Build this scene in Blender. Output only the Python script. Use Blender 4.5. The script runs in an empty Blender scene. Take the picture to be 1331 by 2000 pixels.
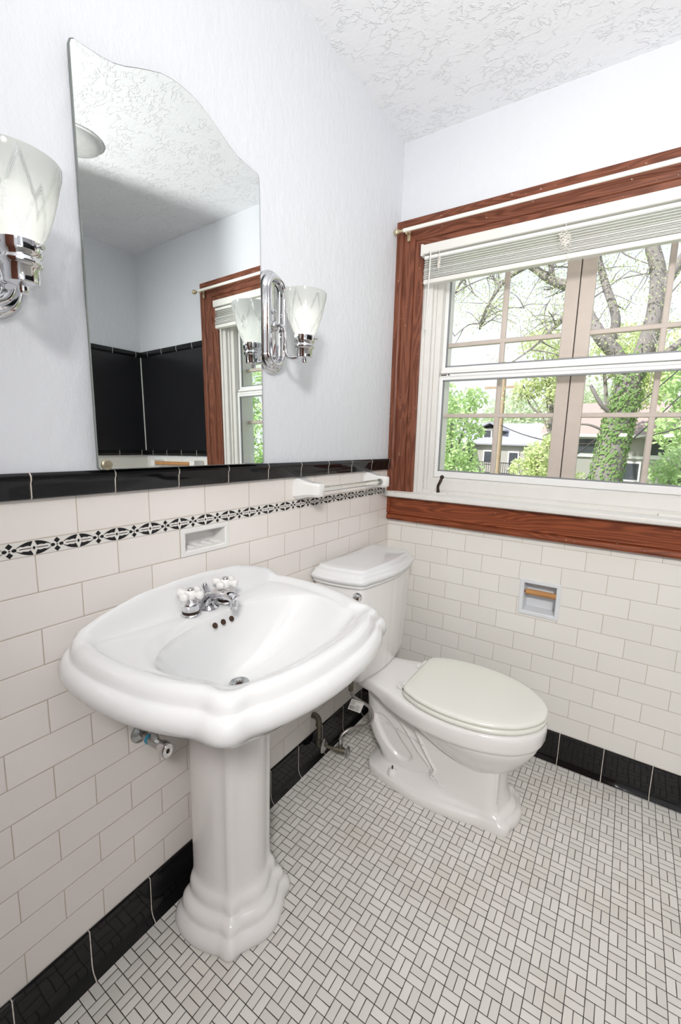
import bpy, bmesh, math, random
from math import sin, cos, pi, sqrt, atan2, floor
from mathutils import Vector, Matrix

C = bpy.context.scene.collection
scn = bpy.context.scene

# ------------------------------------------------------------------ camera
F_PX = 841.439
yaw, pitch, roll = -0.5626, -0.1538, 0.031
fw = Vector((sin(yaw)*cos(pitch), cos(yaw)*cos(pitch), sin(pitch)))
rt0 = Vector((cos(yaw), -sin(yaw), 0)); up0 = rt0.cross(fw)
rt = cos(roll)*rt0 + sin(roll)*up0
up = -sin(roll)*rt0 + cos(roll)*up0
cd = bpy.data.cameras.new('camera'); cam = bpy.data.objects.new('camera', cd); C.objects.link(cam)
cd.sensor_fit = 'VERTICAL'; cd.sensor_height = 36.0; cd.sensor_width = 24.0
cd.lens = F_PX/2000*36.0
cd.shift_x = -31.17/2000; cd.shift_y = -9.5/2000
cd.clip_start = 0.02; cd.clip_end = 500
M = Matrix(((rt.x, up.x, -fw.x, 0.9388), (rt.y, up.y, -fw.y, -1.7771), (rt.z, up.z, -fw.z, 1.2595), (0, 0, 0, 1)))
cam.matrix_world = M
scn.camera = cam

# ------------------------------------------------------------------ exposure / world / lights
scn.view_settings.view_transform = 'Standard'
scn.view_settings.look = 'None'
scn.view_settings.gamma = 1.0
scn.view_settings.use_curve_mapping = False
scn.view_settings.exposure = 0.57

w = bpy.data.worlds.new('sky'); scn.world = w; w.use_nodes = True
nt = w.node_tree; nt.nodes.clear()
o_ = nt.nodes.new('ShaderNodeOutputWorld'); bg = nt.nodes.new('ShaderNodeBackground')
tc = nt.nodes.new('ShaderNodeTexCoord'); sp = nt.nodes.new('ShaderNodeSeparateXYZ'); rp = nt.nodes.new('ShaderNodeValToRGB')
rp.color_ramp.elements[0].position = 0.0; rp.color_ramp.elements[0].color = (0.97, 0.985, 1.0, 1)
rp.color_ramp.elements[1].position = 0.9; rp.color_ramp.elements[1].color = (0.66, 0.80, 1.0, 1)
nt.links.new(tc.outputs['Generated'], sp.inputs[0]); nt.links.new(sp.outputs['Z'], rp.inputs[0])
nt.links.new(rp.outputs[0], bg.inputs[0]); bg.inputs[1].default_value = 0.84
nt.links.new(bg.outputs[0], o_.inputs[0])

def add_light(name, kind, loc, energy, size=0.1, rot=None, color=(1, 1, 1), size_y=None, to=None):
    l = bpy.data.lights.new(name, kind); l.energy = energy; l.color = color
    if kind == 'AREA':
        l.size = size
        if size_y: l.shape = 'RECTANGLE'; l.size_y = size_y
    elif kind == 'POINT': l.shadow_soft_size = size
    elif kind == 'SPOT': l.shadow_soft_size = size; l.spot_size = size_y; l.spot_blend = 1.0
    elif kind == 'SUN': l.angle = size
    o = bpy.data.objects.new(name, l); C.objects.link(o); o.location = loc
    if rot: o.rotation_euler = rot
    if to is not None:
        d = Vector(to)-Vector(loc); o.rotation_euler = d.to_track_quat('-Z', 'Y').to_euler()
    return o
add_light('sun_light', 'SUN', (0, 10, 20), 4.6, 0.02, to=(9, 26, 0), color=(1, .97, .92))
# photographer's flash bounced towards the ceiling, behind the end wall of the tub alcove
add_light('bounce_flash', 'SPOT', (1.73, -2.02, 1.10), 150, 0.018, to=(1.18, -1.20, 2.48), color=(1, .985, .97), size_y=1.95)
add_light('fill_spot', 'SPOT', (1.42, -2.42, 2.12), 112, 0.17, to=(0.82, -0.15, 0.72), color=(1, .975, .945), size_y=1.62)  # unseen fill spot, added to brighten the lower part of the room
add_light('flash_left', 'AREA', (0.865, -1.92, 1.362), 1.3, 0.05, to=(0.55, -1.2, 2.4), color=(1, .98, .96), size_y=.03)
add_light('flash_right', 'AREA', (1.145, -1.92, 1.362), 1.3, 0.05, to=(0.9, -1.1, 2.4), color=(1, .98, .96), size_y=.03)

# ------------------------------------------------------------------ constants
H = 2.486; RT = 1.182; RB = 1.133; BT = 0.1253; TH = 0.075
XR = 1.99; YB = -2.55
YC = -1.10   # sink centre line
TWL = 0.1565; TWB = 0.1534

# ------------------------------------------------------------------ helpers
def link_mesh(name, bm, mats, parent=None, smooth=False, angle=None):
    bmesh.ops.recalc_face_normals(bm, faces=bm.faces[:]) if getattr(bm, '_rc', True) else None
    me = bpy.data.meshes.new(name); bm.to_mesh(me); bm.free()
    if not isinstance(mats, (list, tuple)): mats = [mats]
    for m in mats: me.materials.append(m)
    o = bpy.data.objects.new(name, me); C.objects.link(o)
    if smooth:
        for p in me.polygons: p.use_smooth = True
        if angle is not None:
            try: me.set_sharp_from_angle(angle=math.radians(angle))
            except Exception: pass
    if parent is not None: o.parent = parent
    return o
def obj(name, bm, mats, parent=None, smooth=False, angle=40): return link_mesh(name, bm, mats, parent, smooth, angle)
def thing(name, label, cat, loc=(0, 0, 0), rotz=0, group=None):
    o = bpy.data.objects.new(name, None); C.objects.link(o); o.empty_display_size = .05
    o.location = loc; o.rotation_euler = (0, 0, rotz); o['label'] = label; o['category'] = cat
    if group: o['group'] = group
    return o
def tag(o, label, cat, group=None, kind=None):
    o['label'] = label; o['category'] = cat
    if group: o['group'] = group
    if kind: o['kind'] = kind
    return o
def struct(o): o['kind'] = 'structure'; return o
def BM(): return bmesh.new()
def box(bm, a, b, mi=0, bevel=0.0, seg=2):
    x0, y0, z0 = a; x1, y1, z1 = b
    vs = [bm.verts.new(v) for v in [(x0,y0,z0),(x1,y0,z0),(x1,y1,z0),(x0,y1,z0),(x0,y0,z1),(x1,y0,z1),(x1,y1,z1),(x0,y1,z1)]]
    fs = [bm.faces.new([vs[i] for i in q]) for q in [(0,3,2,1),(4,5,6,7),(0,1,5,4),(1,2,6,5),(2,3,7,6),(3,0,4,7)]]
    for f in fs: f.material_index = mi
    if bevel:
        es = set(e for f in fs for e in f.edges)
        r = bmesh.ops.bevel(bm, geom=list(es), offset=bevel, segments=seg, affect='EDGES', profile=.5)
        for f in r['faces']: f.material_index = mi
    return vs
def loft(bm, loops, mi=0, close=True, cap0=True, cap1=True):
    rings = [[bm.verts.new(p) for p in L] for L in loops]
    n = len(rings[0])
    for a, b in zip(rings[:-1], rings[1:]):
        for i in range(n if close else n-1):
            j = (i+1) % n
            f = bm.faces.new((a[i], a[j], b[j], b[i])); f.material_index = mi
    if cap0: f = bm.faces.new(rings[0][::-1]); f.material_index = mi
    if cap1: f = bm.faces.new(rings[-1]); f.material_index = mi
    return rings
def frames(path):
    P = [Vector(p) for p in path]; T = []
    for i in range(len(P)):
        a = P[max(i-1, 0)]; b = P[min(i+1, len(P)-1)]; t = (b-a)
        T.append(t.normalized() if t.length > 1e-9 else Vector((0, 0, 1)))
    ref = Vector((0, 0, 1)) if abs(T[0].z) < .9 else Vector((1, 0, 0))
    n = T[0].cross(ref).normalized(); out = []
    for p, t in zip(P, T):
        n = (n - t*n.dot(t))
        n = n.normalized() if n.length > 1e-6 else t.orthogonal().normalized()
        out.append((p, n, t.cross(n)))
    return out
def tube(bm, path, r, seg=12, mi=0, caps=True):
    rs = r if isinstance(r, (list, tuple)) else [r]*len(path)
    L = []
    for (p, n, b), rr in zip(frames(path), rs):
        L.append([p + rr*(cos(2*pi*k/seg)*n + sin(2*pi*k/seg)*b) for k in range(seg)])
    loft(bm, L, mi, True, caps, caps)
def lathe(bm, prof, c=(0, 0, 0), axis=(0, 0, 1), seg=32, mi=0, caps=True):
    ax = Vector(axis).normalized(); c = Vector(c)
    n = ax.orthogonal().normalized(); b = ax.cross(n)
    L = [[c + ax*z + max(r, 1e-5)*(cos(2*pi*k/seg)*n + sin(2*pi*k/seg)*b) for k in range(seg)] for r, z in prof]
    loft(bm, L, mi, True, caps, caps)
def ball(bm, c, r, seg=16, mi=0, sx=1, sy=1, sz=1):
    ps = [(sin(pi*k/10), -cos(pi*k/10)) for k in range(1, 10)]
    L = [[Vector(c)+Vector((r*sx*a*cos(2*pi*j/seg), r*sy*a*sin(2*pi*j/seg), r*sz*b)) for j in range(seg)] for a, b in ps]
    loft(bm, L, mi)
def smooth_path(pts, n=8):
    P = [Vector(p) for p in pts]; out = []
    for i in range(len(P)-1):
        p0 = P[max(i-1, 0)]; p1 = P[i]; p2 = P[i+1]; p3 = P[min(i+2, len(P)-1)]
        for k in range(n):
            t = k/n
            out.append(0.5*((2*p1)+(-p0+p2)*t+(2*p0-5*p1+4*p2-p3)*t*t+(-p0+3*p1-3*p2+p3)*t**3))
    out.append(P[-1]); return out
def slab(bm, axis, at, thick, us, vs, holes=(), mi=0, mat_fn=None):
    """wall slab with rectangular holes. axis 0: plane x=at (u=y, v=z); 1: plane y=at (u=x, v=z); 2: plane z=at (u=x, v=y). thick is signed (away from room)."""
    U = sorted(set([us[0], us[1]]+[h[i] for h in holes for i in (0, 1)]+list(us[2:])))
    V = sorted(set([vs[0], vs[1]]+[h[i] for h in holes for i in (2, 3)]+list(vs[2:])))
    def P(u, v, d):
        return {0: (at+d, u, v), 1: (u, at+d, v), 2: (u, v, at+d)}[axis]
    cache = {}
    def vert(u, v, d):
        k = (round(u, 6), round(v, 6), round(d, 6))
        if k not in cache: cache[k] = bm.verts.new(P(u, v, d))
        return cache[k]
    def solid(i, j):
        if i < 0 or j < 0 or i >= len(U)-1 or j >= len(V)-1: return False
        cu = (U[i]+U[i+1])/2; cv = (V[j]+V[j+1])/2
        return not any(h[0] < cu < h[1] and h[2] < cv < h[3] for h in holes)
    for i in range(len(U)-1):
        for j in range(len(V)-1):
            if not solid(i, j): continue
            m = mat_fn((V[j]+V[j+1])/2, (U[i]+U[i+1])/2) if mat_fn else mi
            q = [(U[i], V[j]), (U[i+1], V[j]), (U[i+1], V[j+1]), (U[i], V[j+1])]
            for d in (0, thick):
                f = bm.faces.new([vert(a, b, d) for a, b in q]); f.material_index = m
            for (di, dj), (a, b) in (((-1, 0), (3, 0)), ((1, 0), (1, 2)), ((0, -1), (0, 1)), ((0, 1), (2, 3))):
                if not solid(i+di, j+dj):
                    f = bm.faces.new([vert(*q[a], 0), vert(*q[b], 0), vert(*q[b], thick), vert(*q[a], thick)]); f.material_index = m

# ------------------------------------------------------------------ materials
def newmat(name):
    m = bpy.data.materials.new(name); m.use_nodes = True
    return m, m.node_tree.nodes, m.node_tree.links, m.node_tree.nodes['Principled BSDF']
def pbr(name, col, rough=.5, metal=0, coat=0, spec=.5, noise=0, nscale=20, bump=0, bscale=200, trans=0, ior=1.45, sss=0):
    m, N, L, b = newmat(name)
    b.inputs['Base Color'].default_value = (*col, 1); b.inputs['Roughness'].default_value = rough
    b.inputs['Metallic'].default_value = metal; b.inputs['Coat Weight'].default_value = coat
    b.inputs['Coat Roughness'].default_value = .04
    b.inputs['Specular IOR Level'].default_value = spec; b.inputs['IOR'].default_value = ior
    b.inputs['Transmission Weight'].default_value = trans
    tcn = N.new('ShaderNodeTexCoord')
    n = N.new('ShaderNodeTexNoise'); n.inputs['Scale'].default_value = nscale; n.inputs['Detail'].default_value = 5
    L.new(tcn.outputs['Object'], n.inputs['Vector'])
    mx = N.new('ShaderNodeMixRGB'); mx.inputs[1].default_value = (*col, 1)
    mx.inputs[2].default_value = (*[c*(1-max(noise, .02)) for c in col], 1)
    L.new(n.outputs['Fac'], mx.inputs[0]); L.new(mx.outputs[0], b.inputs['Base Color'])
    if bump:
        n2 = N.new('ShaderNodeTexNoise'); n2.inputs['Scale'].default_value = bscale; n2.inputs['Detail'].default_value = 4
        L.new(tcn.outputs['Object'], n2.inputs['Vector'])
        bp = N.new('ShaderNodeBump'); bp.inputs['Strength'].default_value = bump; bp.inputs['Distance'].default_value = .002
        L.new(n2.outputs['Fac'], bp.inputs['Height']); L.new(bp.outputs[0], b.inputs['Normal'])
    return m

class NB:
    """tiny node builder"""
    def __init__(s, m): s.N = m.node_tree.nodes; s.L = m.node_tree.links
    def math(s, op, a, b=None, c=None, clamp=False):
        n = s.N.new('ShaderNodeMath'); n.operation = op; n.use_clamp = clamp
        for i, v in enumerate((a, b, c)):
            if v is None: continue
            if isinstance(v, (int, float)): n.inputs[i].default_value = v
            else: s.L.new(v, n.inputs[i])
        return n.outputs[0]
    def pos(s):
        g = s.N.new('ShaderNodeNewGeometry'); sp = s.N.new('ShaderNodeSeparateXYZ'); s.L.new(g.outputs['Position'], sp.inputs[0])
        return g, sp.outputs
    def objpos(s):
        g = s.N.new('ShaderNodeTexCoord'); sp = s.N.new('ShaderNodeSeparateXYZ'); s.L.new(g.outputs['Object'], sp.inputs[0])
        return g, sp.outputs
    def maprange(s, v, a, b, c=0, d=1, smooth=True):
        n = s.N.new('ShaderNodeMapRange'); n.interpolation_type = 'SMOOTHSTEP' if smooth else 'LINEAR'
        s.L.new(v, n.inputs[0])
        for i, x in enumerate((a, b, c, d)): n.inputs[i+1].default_value = x
        return n.outputs[0]
    def mix(s, f, a, b):
        n = s.N.new('ShaderNodeMixRGB')
        for i, v in enumerate((f, a, b)):
            if isinstance(v, (int, float)): n.inputs[i].default_value = v
            elif isinstance(v, tuple): n.inputs[i].default_value = (*v, 1)
            else: s.L.new(v, n.inputs[i])
        return n.outputs[0]
    def comb(s, x, y, z=0.0):
        n = s.N.new('ShaderNodeCombineXYZ')
        for i, v in enumerate((x, y, z)):
            if isinstance(v, (int, float)): n.inputs[i].default_value = v
            else: s.L.new(v, n.inputs[i])
        return n.outputs[0]
    def white(s, vec):
        n = s.N.new('ShaderNodeTexWhiteNoise'); n.noise_dimensions = '3D'; s.L.new(vec, n.inputs['Vector']); return n.outputs['Value']
    def noise(s, vec, scale, detail=4, rough=.5):
        n = s.N.new('ShaderNodeTexNoise'); n.inputs['Scale'].default_value = scale; n.inputs['Detail'].default_value = detail
        n.inputs['Roughness'].default_value = rough
        if vec is not None: s.L.new(vec, n.inputs['Vector'])
        return n.outputs['Fac']
    def bump(s, h, strength, dist, prev=None):
        n = s.N.new('ShaderNodeBump'); n.inputs['Strength'].default_value = strength; n.inputs['Distance'].default_value = dist
        s.L.new(h, n.inputs['Height'])
        if prev is not None: s.L.new(prev, n.inputs['Normal'])
        return n.outputs[0]

def tile_mat(name, ax, w, h, pu, pv, odd, col=(.82, .775, .74), grout=(.30, .26, .20), gw=.00075, run=True):
    m, N, L, b = newmat(name); k = NB(m); g, P = k.pos()
    v = k.math('DIVIDE', k.math('SUBTRACT', P[2], pv), h); row = k.math('FLOOR', v); fv = k.math('FRACT', v)
    md = k.math('MODULO', k.math('ADD', row, 100.0 + (1 if odd else 0)), 2.0)
    u = k.math('ADD', k.math('DIVIDE', k.math('SUBTRACT', P[ax], pu), w), k.math('MULTIPLY', md, .5 if run else 0.0))
    cell = k.math('FLOOR', u); fu = k.math('FRACT', u)
    du = k.math('MULTIPLY', k.math('MINIMUM', fu, k.math('SUBTRACT', 1.0, fu)), w)
    dv = k.math('MULTIPLY', k.math('MINIMUM', fv, k.math('SUBTRACT', 1.0, fv)), h)
    d = k.math('MINIMUM', du, dv)
    mask = k.maprange(d, gw*.6, gw*1.5)
    rnd = k.white(k.comb(cell, row, 3.0))
    base = k.mix(rnd, col, tuple(c*f for c, f in zip(col, (.955, .955, .95))))
    dirt = k.noise(g.outputs['Position'], 14, 5)
    gcol = k.mix(dirt, grout, tuple(c*1.9 for c in grout))
    L.new(k.mix(mask, gcol, base), b.inputs['Base Color'])
    L.new(k.maprange(mask, 0, 1, .7, .12), b.inputs['Roughness'])
    hh = k.maprange(d, 0, .0032)
    wav = k.noise(g.outputs['Position'], 9, 1)
    n1 = k.bump(wav, .25, .004); n2 = k.bump(hh, .5, .0012, n1)
    L.new(n2, b.inputs['Normal'])
    return m
M_tileL = tile_mat('glazed_wall_tile_left', 1, TWL, TH, -.961+.5*TWL, BT, False)
M_tileLtop = tile_mat('glazed_wall_tile_left_top', 1, TWL, .5, -.961+.5*TWL, 1.055, False, run=False)
M_tileB = tile_mat('glazed_wall_tile_back', 0, TWB, TH, .912, BT, False, col=(.81, .79, .75))

def black_mat(name, ax, per, ph):
    m, N, L, b = newmat(name); k = NB(m); g, P = k.pos()
    u = k.math('DIVIDE', k.math('SUBTRACT', P[ax], ph), per); fu = k.math('FRACT', u)
    d = k.math('MULTIPLY', k.math('MINIMUM', fu, k.math('SUBTRACT', 1.0, fu)), per)
    wob = k.math('MULTIPLY', k.math('SUBTRACT', k.noise(g.outputs['Position'], 60, 3), .5), .0012)
    mask = k.maprange(k.math('ADD', d, wob), .0007, .0013)
    L.new(k.mix(mask, (.68, .62, .55), (.007, .007, .008)), b.inputs['Base Color'])
    L.new(k.maprange(mask, 0, 1, .7, .06), b.inputs['Roughness'])
    b.inputs['Specular IOR Level'].default_value = .35
    n1 = k.bump(k.noise(g.outputs['Position'], 16, 1), .22, .004); L.new(k.bump(k.maprange(d, 0, .004), .5, .0015, n1), b.inputs['Normal'])
    return m
M_railL = black_mat('black_glaze_cap', 1, .1542, -.0449)
M_baseL = black_mat('black_glaze_base_left', 1, .148, -.354)
M_baseB = black_mat('black_glaze_base_back', 0, .1542, .8155)

def floor_mat():
    m, N, L, b = newmat('white_mosaic_floor'); k = NB(m); g, P = k.pos()
    px, py = .0402, .0401
    u = k.math('DIVIDE', k.math('SUBTRACT', P[0], .942), px); v = k.math('DIVIDE', k.math('ADD', P[1], .466), py)
    i = k.math('FLOOR', u); j = k.math('FLOOR', v); fu = k.math('FRACT', u); fv = k.math('FRACT', v)
    par = k.math('MODULO', k.math('ADD', k.math('ADD', i, j), 400.0), 2.0)   # 0 -> joint at constant x
    def edge(f): return k.math('MINIMUM', f, k.math('SUBTRACT', 1.0, f))
    eu, ev = edge(fu), edge(fv)
    mu = k.math('ABSOLUTE', k.math('SUBTRACT', fu, .5)); mv = k.math('ABSOLUTE', k.math('SUBTRACT', fv, .5))
    mid = k.math('ADD', k.math('MULTIPLY', mu, k.math('SUBTRACT', 1.0, par)), k.math('MULTIPLY', mv, par))
    wob = k.math('MULTIPLY', k.math('SUBTRACT', k.noise(g.outputs['Position'], 45, 2), .5), .018)
    d = k.math('ADD', k.math('MINIMUM', k.math('MINIMUM', eu, ev), mid), wob)
    mask = k.maprange(d, .014, .030)
    half = k.math('ADD', k.math('MULTIPLY', k.math('FLOOR', k.math('MULTIPLY', fu, 2.0)), k.math('SUBTRACT', 1.0, par)), k.math('MULTIPLY', k.math('FLOOR', k.math('MULTIPLY', fv, 2.0)), par))
    rnd = k.white(k.comb(i, j, half))
    base = k.mix(rnd, (.78, .76, .725), (.68, .66, .62))
    st = k.maprange(k.noise(g.outputs['Position'], 3.5, 5), .5, .75, 0, .22)
    base = k.mix(st, base, (.50, .41, .30))
    L.new(k.mix(mask, (.030, .025, .019), base), b.inputs['Base Color'])
    L.new(k.maprange(mask, 0, 1, .8, .33), b.inputs['Roughness'])
    L.new(k.bump(k.maprange(d, 0, .07), .5, .0012), b.inputs['Normal'])
    return m
M_floor = floor_mat()

def plaster_mat(name, col, strong):
    m, N, L, b = newmat(name); k = NB(m); g, P = k.pos(); p = g.outputs['Position']
    b.inputs['Base Color'].default_value = (*col, 1); b.inputs['Roughness'].default_value = .6
    b.inputs['Specular IOR Level'].default_value = .3
    if strong:
        # knocked-down ridges: thin crests of warped noise
        wn = N.new('ShaderNodeTexNoise'); wn.inputs['Scale'].default_value = 9; wn.inputs['Detail'].default_value = 3; L.new(p, wn.inputs['Vector'])
        mxv = N.new('ShaderNodeMixRGB'); mxv.blend_type = 'ADD'; mxv.inputs[0].default_value = .06; L.new(p, mxv.inputs[1]); L.new(wn.outputs['Color'], mxv.inputs[2])
        mp = N.new('ShaderNodeMapping'); mp.inputs['Scale'].default_value = (1.0, 1.7, 1.0); mp.inputs['Rotation'].default_value = (0, 0, .5); L.new(mxv.outputs[0], mp.inputs[0])
        n1 = k.noise(mp.outputs[0], 22, 3, .55)
        ridge = k.maprange(k.math('ABSOLUTE', k.math('SUBTRACT', n1, .5)), 0, .035, 1, 0)
        gate = k.maprange(k.noise(p, 13, 2), .40, .55)
        h = k.math('ADD', k.math('MULTIPLY', ridge, gate), k.math('MULTIPLY', k.noise(p, 60, 3), .35))
        L.new(k.bump(h, .5, .005), b.inputs['Normal'])
    else:
        mp = N.new('ShaderNodeMapping'); mp.inputs['Scale'].default_value = (1, 1, .55); L.new(p, mp.inputs[0])
        h = k.math('ADD', k.noise(mp.outputs[0], 45, 4, .6), k.math('MULTIPLY', k.noise(p, 9, 2), .8))
        L.new(k.bump(h, .6, .0045), b.inputs['Normal'])
    return m
M_wall = plaster_mat('painted_plaster', (.685, .705, .74), False)
M_ceil = plaster_mat('trowelled_ceiling', (.78, .79, .81), True)

def wood_mat(name, along, c1=(.075, .020, .009), c2=(.24, .084, .046)):
    m, N, L, b = newmat(name); k = NB(m); g, P = k.pos()
    mp = N.new('ShaderNodeMapping'); s = [9, 9, 9]; s[along] = .9; mp.inputs['Scale'].default_value = s; L.new(g.outputs['Position'], mp.inputs[0])
    n1 = k.noise(mp.outputs[0], 1.5, 2, .5)
    bands = k.math('SINE', k.math('MULTIPLY', n1, 110.0))
    f = k.maprange(bands, -1, 1, .15, .85)
    s2 = [160, 160, 160]; s2[along] = 5; mp2 = N.new('ShaderNodeMapping'); mp2.inputs['Scale'].default_value = s2; L.new(g.outputs['Position'], mp2.inputs[0])
    fine = k.noise(mp2.outputs[0], 1.0, 3)
    f2 = k.math('ADD', k.math('MULTIPLY', f, .62), k.math('MULTIPLY', fine, .42), clamp=True)
    base = k.mix(f2, c1, c2)
    base = k.mix(k.maprange(k.noise(g.outputs['Position'], 160, 0), .845, .86), base, (.50, .40, .33))
    L.new(base, b.inputs['Base Color']); b.inputs['Roughness'].default_value = .42
    b.inputs['Specular IOR Level'].default_value = .3
    L.new(k.bump(fine, .15, .001), b.inputs['Normal'])
    return m
M_woodZ = wood_mat('stained_wood_upright', 2); M_woodX = wood_mat('stained_wood_level', 0)
M_woodApron = wood_mat('stained_wood_apron', 0, (.085, .017, .006), (.32, .085, .032))
M_roll = wood_mat('light_wood_roller', 0, (.42, .20, .07), (.55, .28, .11))
M_trimw = pbr('white_window_paint', (.74, .725, .69), .38, noise=.08, nscale=18, bump=.15, bscale=60)
M_casement = pbr('cream_casement_paint', (.64, .56, .49), .5, noise=.15, nscale=25, bump=.2, bscale=80)
M_storm = pbr('white_enamelled_metal', (.80, .80, .79), .3)
M_gasket = pbr('grey_gasket', (.22, .23, .24), .5)
M_darkgap = pbr('dark_gap', (.02, .015, .01), .9)
M_porc = pbr('white_porcelain', (.76, .765, .77), .07, coat=.5, noise=.02, nscale=3)
M_porct = pbr('white_toilet_china', (.84, .82, .81), .09, coat=.5, noise=.02, nscale=3)
M_seat = pbr('bone_plastic_seat', (.82, .82, .76), .22, coat=.2)
M_china = pbr('white_fixture_china', (.80, .795, .78), .12, coat=.3)
M_chrome = pbr('chrome', (.72, .72, .74), .05, metal=1, noise=.02)
M_dullchrome = pbr('worn_chrome', (.55, .56, .56), .25, metal=1, noise=.35, nscale=60)
M_rust = pbr('corroded_pipe', (.22, .20, .155), .42, metal=.75, noise=.55, nscale=90, bump=.4, bscale=300)
M_hole = pbr('dark_hole', (.05, .025, .015), .7)
M_brass = pbr('pale_brass', (.62, .53, .35), .3, metal=.8)
M_rod = pbr('cream_rod_enamel', (.84, .83, .76), .3)
M_bronze = pbr('dark_bronze', (.045, .028, .022), .35, metal=.6)
M_blind = pbr('white_blind_vinyl', (.70, .69, .65), .4)
M_slat = pbr('blind_slat_aluminium', (.80, .80, .77), .35)
M_cord = pbr('blind_cord', (.76, .72, .66), .8)
M_caulk = pbr('aged_caulk', (.60, .47, .33), .6, noise=.3, nscale=30)
M_plain = pbr('room_paint', (.70, .70, .70), .7)
M_blackp = pbr('black_glass_panel', (.012, .012, .014), .25)
M_paper = pbr('printed_paper_white', (.78, .76, .74), .7)
M_ink = pbr('printed_ink', (.16, .15, .15), .7)
M_mirredge = pbr('mirror_edge', (.16, .18, .17), .35)
M_alctile = pbr('alcove_white_tile', (.72, .71, .66), .12)
M_hose = None
def hose_mat():
    m, N, L, b = newmat('braided_steel'); k = NB(m)
    wv = N.new('ShaderNodeTexChecker'); wv.inputs['Scale'].default_value = 420
    tcn = N.new('ShaderNodeTexCoord'); L.new(tcn.outputs['Object'], wv.inputs['Vector'])
    L.new(k.mix(wv.outputs['Fac'], (.48, .45, .43), (.25, .23, .22)), b.inputs['Base Color'])
    b.inputs['Metallic'].default_value = .8; b.inputs['Roughness'].default_value = .35
    return m
M_hose = hose_mat()
def mirror_mat():
    m, N, L, b = newmat('silvered_mirror'); b.inputs['Base Color'].default_value = (.91, .95, .935, 1)
    b.inputs['Metallic'].default_value = 1; b.inputs['Roughness'].default_value = 0.0
    return m
M_mirror = mirror_mat()
def thin_fresnel(N, L):
    g = N.new('ShaderNodeNewGeometry'); a = N.new('ShaderNodeMath'); a.operation = 'MULTIPLY_ADD'
    L.new(g.outputs['Backfacing'], a.inputs[0]); a.inputs[1].default_value = 1/1.45-1.45; a.inputs[2].default_value = 1.45
    f = N.new('ShaderNodeFresnel'); L.new(a.outputs[0], f.inputs['IOR']); return f
def pane_mat(name='window_glass', tint=(.98, .975, .98), refl=1.0):
    m, N, L, b = newmat(name); N.remove(b)
    out = N['Material Output']; tr = N.new('ShaderNodeBsdfTransparent'); tr.inputs[0].default_value = (*tint, 1)
    gl = N.new('ShaderNodeBsdfGlossy'); gl.inputs['Roughness'].default_value = 0.0
    fr = thin_fresnel(N, L)
    mu = N.new('ShaderNodeMath'); mu.operation = 'MULTIPLY'; mu.inputs[1].default_value = refl; L.new(fr.outputs[0], mu.inputs[0])
    mx = N.new('ShaderNodeMixShader'); L.new(mu.outputs[0], mx.inputs[0]); L.new(tr.outputs[0], mx.inputs[1]); L.new(gl.outputs[0], mx.inputs[2])
    L.new(mx.outputs[0], out.inputs[0])
    return m
M_pane = pane_mat()
M_rodglass = pbr('clear_towel_rod', (.93, .95, .90), .03, trans=1, ior=1.3)
def shade_mat():
    # frosted glass with a cut diamond pattern left clear
    m, N, L, b = newmat('etched_shade_glass'); k = NB(m); out = N['Material Output']; N.remove(b)
    g, P = k.objpos()
    ang = k.math('MULTIPLY', k.math('ARCTAN2', P[1], P[0]), 6/(2*pi))
    f = k.math('FRACT', k.math('ADD', ang, 10.25)); tri = k.math('MULTIPLY', k.math('ABSOLUTE', k.math('SUBTRACT', f, .5)), 2.0)  # 0..1
    z = k.math('DIVIDE', P[2], .120)
    def band(sl, off):
        d = k.math('ABSOLUTE', k.math('SUBTRACT', z, k.math('ADD', k.math('MULTIPLY', tri, sl), off)))
        rib = k.maprange(k.math('ABSOLUTE', k.math('SUBTRACT', k.math('FRACT', k.math('ADD', k.math('MULTIPLY', d, 26.0), .5)), .5)), .12, .3)
        inside = k.maprange(d, .056, .062, 1, 0)
        return inside, rib
    i1, r1 = band(.62, .30); i2, r2 = band(-.50, .62)
    pat = k.math('MAXIMUM', k.math('MULTIPLY', i1, r1), k.math('MULTIPLY', i2, r2))
    ribs = k.math('ADD', k.math('MULTIPLY', i1, r1), k.math('MULTIPLY', i2, r2))
    nrm = k.bump(ribs, .9, .003)
    tl = N.new('ShaderNodeBsdfTranslucent'); tl.inputs[0].default_value = (.80, .81, .79, 1)
    df = N.new('ShaderNodeBsdfDiffuse'); df.inputs[0].default_value = (.66, .67, .66, 1)
    tr = N.new('ShaderNodeBsdfTransparent'); tr.inputs[0].default_value = (.80, .82, .82, 1)
    gl = N.new('ShaderNodeBsdfGlossy'); gl.inputs['Roughness'].default_value = .05; L.new(nrm, gl.inputs['Normal'])
    a = N.new('ShaderNodeMixShader'); a.inputs[0].default_value = .35; L.new(tl.outputs[0], a.inputs[1]); L.new(df.outputs[0], a.inputs[2])
    fro = N.new('ShaderNodeMixShader'); fro.inputs[0].default_value = .18; L.new(a.outputs[0], fro.inputs[1]); L.new(tr.outputs[0], fro.inputs[2])
    cut = N.new('ShaderNodeMixShader'); cut.inputs[0].default_value = .45; L.new(tr.outputs[0], cut.inputs[1]); L.new(gl.outputs[0], cut.inputs[2])
    mx = N.new('ShaderNodeMixShader'); L.new(k.math('MULTIPLY', pat, .75), mx.inputs[0]); L.new(fro.outputs[0], mx.inputs[1]); L.new(cut.outputs[0], mx.inputs[2])
    fr = thin_fresnel(N, L)
    m2 = N.new('ShaderNodeMixShader'); L.new(fr.outputs[0], m2.inputs[0]); L.new(mx.outputs[0], m2.inputs[1]); L.new(gl.outputs[0], m2.inputs[2])
    L.new(m2.outputs[0], out.inputs[0])
    return m
M_shade = shade_mat()
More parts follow.
